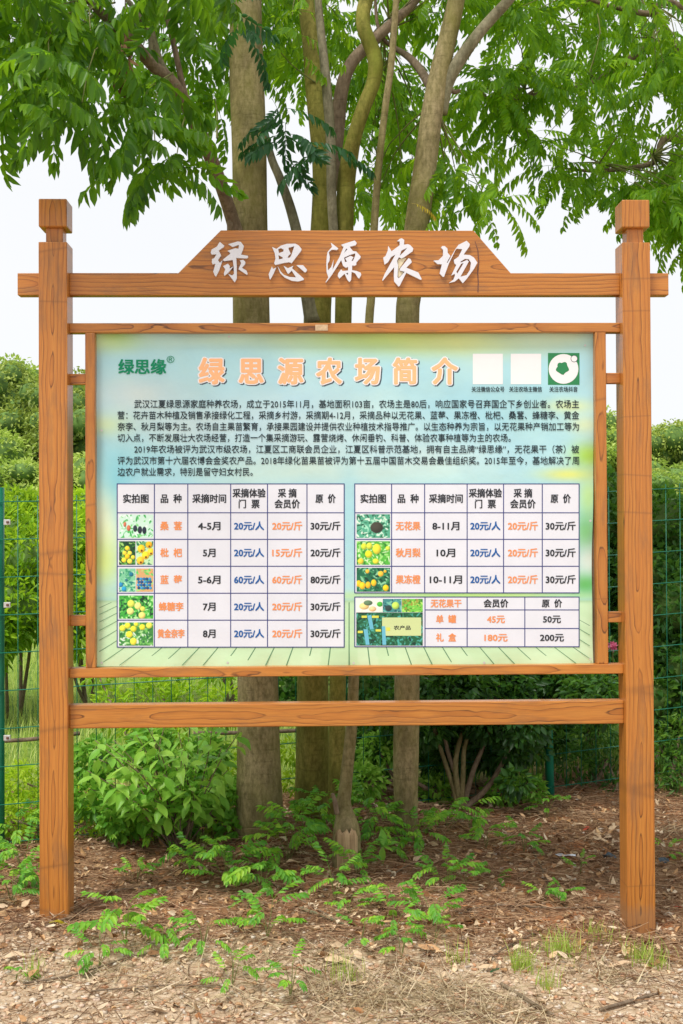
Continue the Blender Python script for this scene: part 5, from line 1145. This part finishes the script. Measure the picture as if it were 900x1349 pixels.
# straw
cl = []
for (x, y, r, k) in ((470,1310,100,620),(330,1275,50,160),(560,1318,90,560),(650,1335,80,320),(430,1262,40,110),(800,1290,70,160),(150,1290,60,60),(880,1100,30,120),(250,1310,70,120)):
    p = on_ground(x, min(y, 1345)); rr = wr(r, p[1]); q = rs.normal(0, 1, (k, 2))*np.array([rr, rr*.7])*.6; cl.append(np.stack([p[0]+q[:, 0], p[1]+q[:, 1]], 1))
cl = np.vstack(cl); grass('dry_grass', 'matted straw-coloured dry grass at the front', 'dry grass', cl[:, 0], cl[:, 1], .11, M['straw'], 6, flat=.45)

# ------------------------------------------------------------------ seedlings
frond_set('seedling', 5, pairs=6, L=0.135, ll=0.034, w=0.42, droop=0.6, hang=0.35, rw=.0009)
def seedling(x, y, r, label, seed, n=None, mat_='leaf_seed', s=1.0):
    p = on_ground(x, y+r*.35); p[2] = ground_z(p[0], p[1]); rs = np.random.RandomState(seed)
    t = empty('seedling', label, 'seedling', p, 'pinnate-leaved seedlings on the ground')
    R0 = wr(r, p[1]); n = n or (int(np.clip(r/3.4, 4, 12)) if y > 1200 else int(np.clip(r/2.3, 4, 26)))
    for k in range(n):
        a_ = k*2.4+rs.uniform(-.4, .4); rad = R0*.45*math.sqrt(rs.rand()); h_ = rs.uniform(.2, 1.0)*min(R0*1.25, .17)+.01
        pos = np.array([math.cos(a_)*rad, math.sin(a_)*rad, h_+float(ground_h(p[0]+math.cos(a_)*rad, p[1]+math.sin(a_)*rad))-p[2]])
        e = rs.uniform(-.1, 1.0); d = np.array([[math.cos(a_)*math.cos(e), math.sin(a_)*math.cos(e)-.15, math.sin(e)]])
        R_ = rot_from(d, np.array([rs.normal(0, .25)]))[0]*s*rs.uniform(.75, 1.15)*np.clip(R0/.12, .55, 1.05)
        o = link('leaf', leaf_mesh('seedling', rs.randint(5), M[mat_]), t); o.matrix_basis = Matrix([list(R_[q])+[pos[q]] for q in range(3)]+[[0, 0, 0, 1]])
        if k % 3 == 0:
            v, q, _ = tube([(0, 0, -.01), tuple(pos*.5+np.array([.003, 0, .01])), tuple(pos)], [.0022, .0018, .0012], sides=5, per=2, lump=0); link('stem', mk_mesh('stem', v, [q], M['twig'], smooth=True), t)
SD = [(300,1150,52,'large bright seedling clump in front of the stout left trunk'),(345,1165,34,'seedling at the right side of the large clump by the left trunk'),(262,1140,30,'seedling at the left side of the large clump by the left trunk'),
(165,1225,44,'seedling clump just right of the left post foot'),(130,1262,32,'lowest left seedling, below the left post'),(215,1245,26,'seedling right of the clump near the left post'),(266,1243,30,'upright seedling between the left post and the board centre'),
(352,1222,34,'seedling with a yellowish tip left of the stump, further forward'),(305,1292,26,'small seedling near the front, lower centre left'),(382,1302,28,'frontmost seedling in the lower centre'),
(398,1095,46,'fern-like seedling clump between the left trunk and the stump'),(380,1125,34,'seedling on the leaf heap at the foot of the left trunk'),(425,1075,30,'seedling behind the stump on its left'),
(490,1085,44,'dense seedling clump between the stump and the right trunk'),(500,1110,30,'seedling just right of the stump'),(548,1105,30,'seedling at the foot of the right trunk'),
(470,1145,28,'small seedling directly in front of the stump'),(440,1172,30,'seedling forward of the stump, left side'),(458,1198,22,'small seedling forward of the stump'),
(520,1190,26,'seedling right of centre on the brown litter'),(518,1222,30,'middle seedling of the group right of centre'),(475,1238,20,'small seedling left of the group right of centre'),(528,1252,28,'lower seedling of the group right of centre'),(570,1208,32,'yellow-green seedling at the right of the central group'),(572,1235,22,'small seedling under the yellow-green one'),
(585,1160,28,'thin seedling on the red soil right of centre'),(612,1162,22,'yellowish seedling right of the red soil patch'),(655,1158,10,'tiny seedling standing alone left of the small pair'),(717,1182,14,'small bright seedling left of the right post'),(742,1182,12,'tiny bluish seedling left of the right post'),(764,1148,13,'small seedling nearest the right post'),
(590,1085,28,'seedling between the right trunk and the shrub'),(620,1085,26,'seedling under the dark shrub'),(690,1115,22,'thin seedling right of the dark shrub'),(640,1110,22,'seedling in front of the dark shrub'),(720,1070,20,'seedling at the foot of the green fence post'),(878,1125,16,'small seedling right of the right post'),
(30,1150,44,'ferny seedling at the left edge by the left post'),(15,1180,30,'lower ferny seedling at the left edge'),(25,1105,34,'upper ferny seedling at the left edge'),(180,1155,20,'small seedling behind the left post clump'),(205,1100,34,'seedling under the broad-leaved sapling'),(255,1095,30,'seedling at the right foot of the broad-leaved sapling'),(150,1100,30,'seedling at the left foot of the broad-leaved sapling'),(325,1195,14,'tiny seedling below the large clump'),(20,1290,10,'tiny seedling on the gravel at the left edge')]
for k, (x, y, r, lab) in enumerate(SD): seedling(x, y, r, lab, 700+k)
# lone broad-leaved plantlet in front of the stump
pl = on_ground(505, 1138); plant = empty('broadleaf_plantlet', 'single plantlet with five smooth oblong leaves right of the stump', 'plant', pl)
for (a_, e_, s_) in ((0.1, .35, .085), (2.9, .3, .085), (1.6, 1.1, .085), (-1.7, -.25, .085), (-1.1, -.1, .055)):
    R_ = rot_from(np.array([[math.cos(a_)*math.cos(e_), -abs(math.sin(a_))*.3 if a_ < 0 else .3*math.sin(a_), math.sin(e_) if abs(a_) < 3 and a_ > -1.5 or a_ > 0 else -.9]]), np.array([0.2]))[0]*s_
    o = link('leaf', lm[1], plant); o.matrix_basis = Matrix([list(R_[q])+[(0, 0, .085)[q]] for q in range(3)]+[[0, 0, 0, 1]])
v, q, _ = tube([(0, 0, -.01), (.002, 0, .04), (0, 0, .085)], [.003, .0025, .002], sides=6, per=2, lump=0); link('stem', mk_mesh('stem', v, [q], M['twig'], smooth=True), plant)

# ------------------------------------------------------------------ single leaves, stones and scraps one can point to
def curled(seed, L_=1.0, W_=.42):
    r_ = np.random.RandomState(seed); nx_, ny_ = 8, 5; V = []
    for i_ in range(nx_):
        t_ = i_/(nx_-1); w_ = W_*math.sin(math.pi*min(.97, t_*.94+.04))**.7
        for j_ in range(ny_):
            u_ = (j_/(ny_-1)-.5)*w_; V.append((t_-.5, u_, .9*u_*u_/W_+.05*math.sin(t_*5+seed)+.03*math.sin(u_*20+t_*7)))
    i, j = np.meshgrid(np.arange(nx_-1), np.arange(ny_-1), indexing='ij'); i = i.ravel(); j = j.ravel()
    return np.array(V)*L_, np.stack([i*ny_+j, (i+1)*ny_+j, (i+1)*ny_+j+1, i*ny_+j+1], 1)
cm = {}
def dead_leaf(x, y, size_px, m_, label, seed, ang=0.0, group=None, lift=.012):
    p = on_ground(x, y); key = (seed % 5, m_)
    if key not in cm: v, q = curled(seed % 5); cm[key] = mk_mesh('dead_leaf', v, [q], M[m_], smooth=True)
    o = link('dead_leaf', cm[key], None, (p[0], p[1], p[2]+lift+.006), (.25*math.sin(seed), -.2*math.cos(seed*2), ang), wr(size_px, p[1])); return tag(o, label, 'dead leaf', group)
dead_leaf(445,1272,34,'dry_pale','large pale curled dead leaf near the front centre',1,.1); dead_leaf(430,1265,26,'dry_tan','orange-tan dead leaf touching the large pale one near the front centre',2,-.4)
dead_leaf(817,1277,28,'dry_tan','tan dead leaf below the right post foot',3,-.2); dead_leaf(657,1246,15,'dry_tan','orange dead leaf on the dark litter right of centre',4,-.9); dead_leaf(690,1272,16,'dry_tan','tan dead leaf beside the grass tufts right of centre',6,.9)
dead_leaf(640,1280,20,'dry_tan','tan dead leaf left of the pale leaf in the lower right',7,.2); dead_leaf(565,1255,28,'dry_tan','brown-orange dead leaf right of the central seedlings',8,-.3); dead_leaf(773,1096,13,'red_leaf','red dead leaf on the soil left of the right post',9,.5)
dead_leaf(78,1222,26,'leaf_young','yellow-green fallen leaf at the foot of the left post',5,.3); dead_leaf(425,1328,14,'dry_tan','small tan leaf on the straw at the bottom centre',10,1.0); dead_leaf(205,1336,30,'dry_pale','torn pale leaf on the gravel at the lower left',11,.3)
dead_leaf(470,1303,30,'dry_pale','long pale leaf lying in the straw near the bottom centre',12,.1); dead_leaf(136,1332,16,'dry_pale','pale leaf fragment at the lower left',13,.8); dead_leaf(228,1208,18,'dry_tan','tan dead leaf right of the left post clump',14,1.2); dead_leaf(20,1265,26,'dry_pale','pale leaf strip on the gravel at the left edge',15,.3)
dead_leaf(652,1285,16,'leaf_dark','small round grey-green leaf near the grass right of centre',16,.6); dead_leaf(893,1200,12,'red_leaf','red scrap of leaf right of the right post',17,.2)
rs = np.random.RandomState(900)
for k in range(44):       # heap of larger brown leaves round the trunks
    x, y = [(rs.normal(350, 28), rs.normal(1125, 18)), (rs.normal(400, 40), rs.normal(1150, 30)), (rs.uniform(150, 640), rs.uniform(1150, 1240)), (rs.uniform(560, 800), rs.uniform(1060, 1150))][k % 4]
    dead_leaf(x, y, rs.uniform(12, 24), ('litter', 'dry_pale', 'litter', 'dry_tan')[k % 4 if k % 8 else 0], 'curled brown dead leaf among the litter under the trees', 20+k, rs.rand()*6.28, 'curled dead leaves under the trees', .022)
def stone(x, y, r, label, k, group=None, m_='gravel'):
    p = on_ground(x, y); v, q = stones[k % 8]
    if ('s', k % 8, m_) not in cm:
        bm = bmesh.new(); vs = [bm.verts.new(Vector(c_)) for c_ in v]
        for f in q: bm.faces.new([vs[i_] for i_ in f])
        bmesh.ops.bevel(bm, geom=bm.edges[:], offset=.12, segments=1, affect='EDGES'); me_ = bpy.data.meshes.new('stone'); bm.to_mesh(me_); bm.free(); me_.materials.append(M[m_]); cm[('s', k % 8, m_)] = me_
    o = link('stone', cm[('s', k % 8, m_)], None, (p[0], p[1], p[2]+wr(r, p[1])*.2), (0, 0, k*1.7), wr(r, p[1])); tag(o, label, 'stone', group)
stone(57,1272,7,'pale flat stone on the gravel left of the seedlings',1); stone(737,1246,4,'left of two small white stones below the right post',2); stone(749,1245,4,'right of two small white stones below the right post',3); stone(752,1282,7,'white rounded stone near the bottom right tufts',4)
stone(762,1212,9,'large buff stone left of the right post foot',5); stone(798,1210,8,'buff stone close to the right post foot',6); stone(857,1318,6,'orange-brown pebble in the lower right',7); stone(736,1322,6,'reddish pebble at the bottom right of centre',0)
stone(880,1207,9,'pale stone right of the right post foot',9); stone(95,1245,6,'buff stone just below the left post',10)
for k in range(60):
    x, y = rs.uniform(5, 895), rs.uniform(1285, 1345) if k % 3 else rs.uniform(1225, 1290)
    if 300 < x < 600 and rs.rand() < .6: continue
    stone(x, y, rs.uniform(2.6, 5), 'small pale pebble in the gravel strip at the front', k+3, 'pebbles in the gravel strip')
def twig_thing(pts, r, label, m_='bark_brown'):
    w_ = [on_ground(*p) for p in pts]; w_ = [(p[0], p[1], p[2]+.012) for p in w_]; b0 = w_[0]
    v, q, caps = tube(w_, [r]*(len(w_)-1)+[r*.5], sides=7, per=4, lump=.12, seed=int(pts[0][0])); o = link('twig', mk_mesh('twig', v-np.array(b0), [q, *caps], M[m_], smooth=True), None, b0); tag(o, label, 'twig')
twig_thing([(60,1224),(85,1215),(110,1208),(118,1200)], .006, 'grey forked twig at the foot of the left post'); twig_thing([(355,1165),(385,1182),(415,1200),(445,1215)], .005, 'reddish straight twig in front of the left trunk')
twig_thing([(30,1300),(90,1290),(140,1275),(175,1262)], .004, 'long thin twig across the gravel at the lower left'); twig_thing([(120,1310),(180,1305),(240,1302),(300,1306)], .0035, 'long pale twig near the bottom left')
twig_thing([(395,1200),(430,1212),(455,1222)], .007, 'thick grey twig below the stump', 'bark_grey'); twig_thing([(660,1300),(700,1325),(730,1342)], .006, 'dark twig on the gravel at the bottom right of centre'); twig_thing([(790,1335),(835,1322),(870,1312)], .006, 'dark twig in the lower right corner')
twig_thing([(600,1205),(660,1196),(730,1200),(800,1198)], .005, 'long brown twig across the litter left of the right post'); twig_thing([(640,1270),(670,1250),(715,1228)], .004, 'thin slanting twig left of the grass tufts'); twig_thing([(480,1180),(540,1142),(580,1128)], .004, 'thin twig rising right of the stump')
twig_thing([(100,1187),(160,1175),(230,1172),(300,1178)], .0045, 'brown twig lying behind the left post clump'); twig_thing([(700,1120),(715,1150),(722,1168)], .004, 'short dark twig near the white scrap')
# plastic scraps
def scrap(x, y, L_, W_, ang, m_, label):
    p = on_ground(x, y); rs = np.random.RandomState(int(x)); n_ = 7; V, Q = [], []
    for i_ in range(n_):
        t_ = i_/(n_-1)-.5
        for j_ in range(4): V.append((t_*L_, (j_/3-.5)*W_*(1-.5*abs(t_))+rs.normal(0, W_*.08), .006+rs.rand()*W_*.5))
    for i_ in range(n_-1):
        for j_ in range(3): Q.append([i_*4+j_, (i_+1)*4+j_, (i_+1)*4+j_+1, i_*4+j_+1])
    o = link('plastic_scrap', mk_mesh('plastic_scrap', V, [np.array(Q)], M[m_], smooth=True), None, (p[0], p[1], p[2]+.015), (0, 0, ang)); tag(o, label, 'litter')
scrap(745,1133,.10,.018,-.2,'plastic_pale','thin whitish plastic strip on the soil left of the right post'); scrap(802,1136,.07,.05,.3,'plastic_dark','dark plastic scrap just left of the right post'); scrap(875,1142,.08,.05,1.3,'plastic_dark','dark plastic scrap right of the right post')
twig_thing([(560,1100),(600,1085),(650,1070)], .004, 'thin fallen twig under the dark shrub')
# old pipe or pole lying behind the fence
for (pts, r, lab) in ((( (-40,978,1.5),(40,974,1.5),(105,966,1.6) ), .012, 'weathered pole lying behind the fence at the left edge'), (((255,966,1.75),(330,965,1.8),(400,962,1.85)), .012, 'weathered pole behind the fence near the left trunk')):
    w_ = path(pts); v, q, caps = tube(w_, [r]*3, sides=9, lump=.08); o = link('fallen_pole', mk_mesh('fallen_pole', v-np.array(w_[0]), [q, *caps], M['bark_brown'], smooth=True), None, w_[0]); tag(o, lab, 'pole')
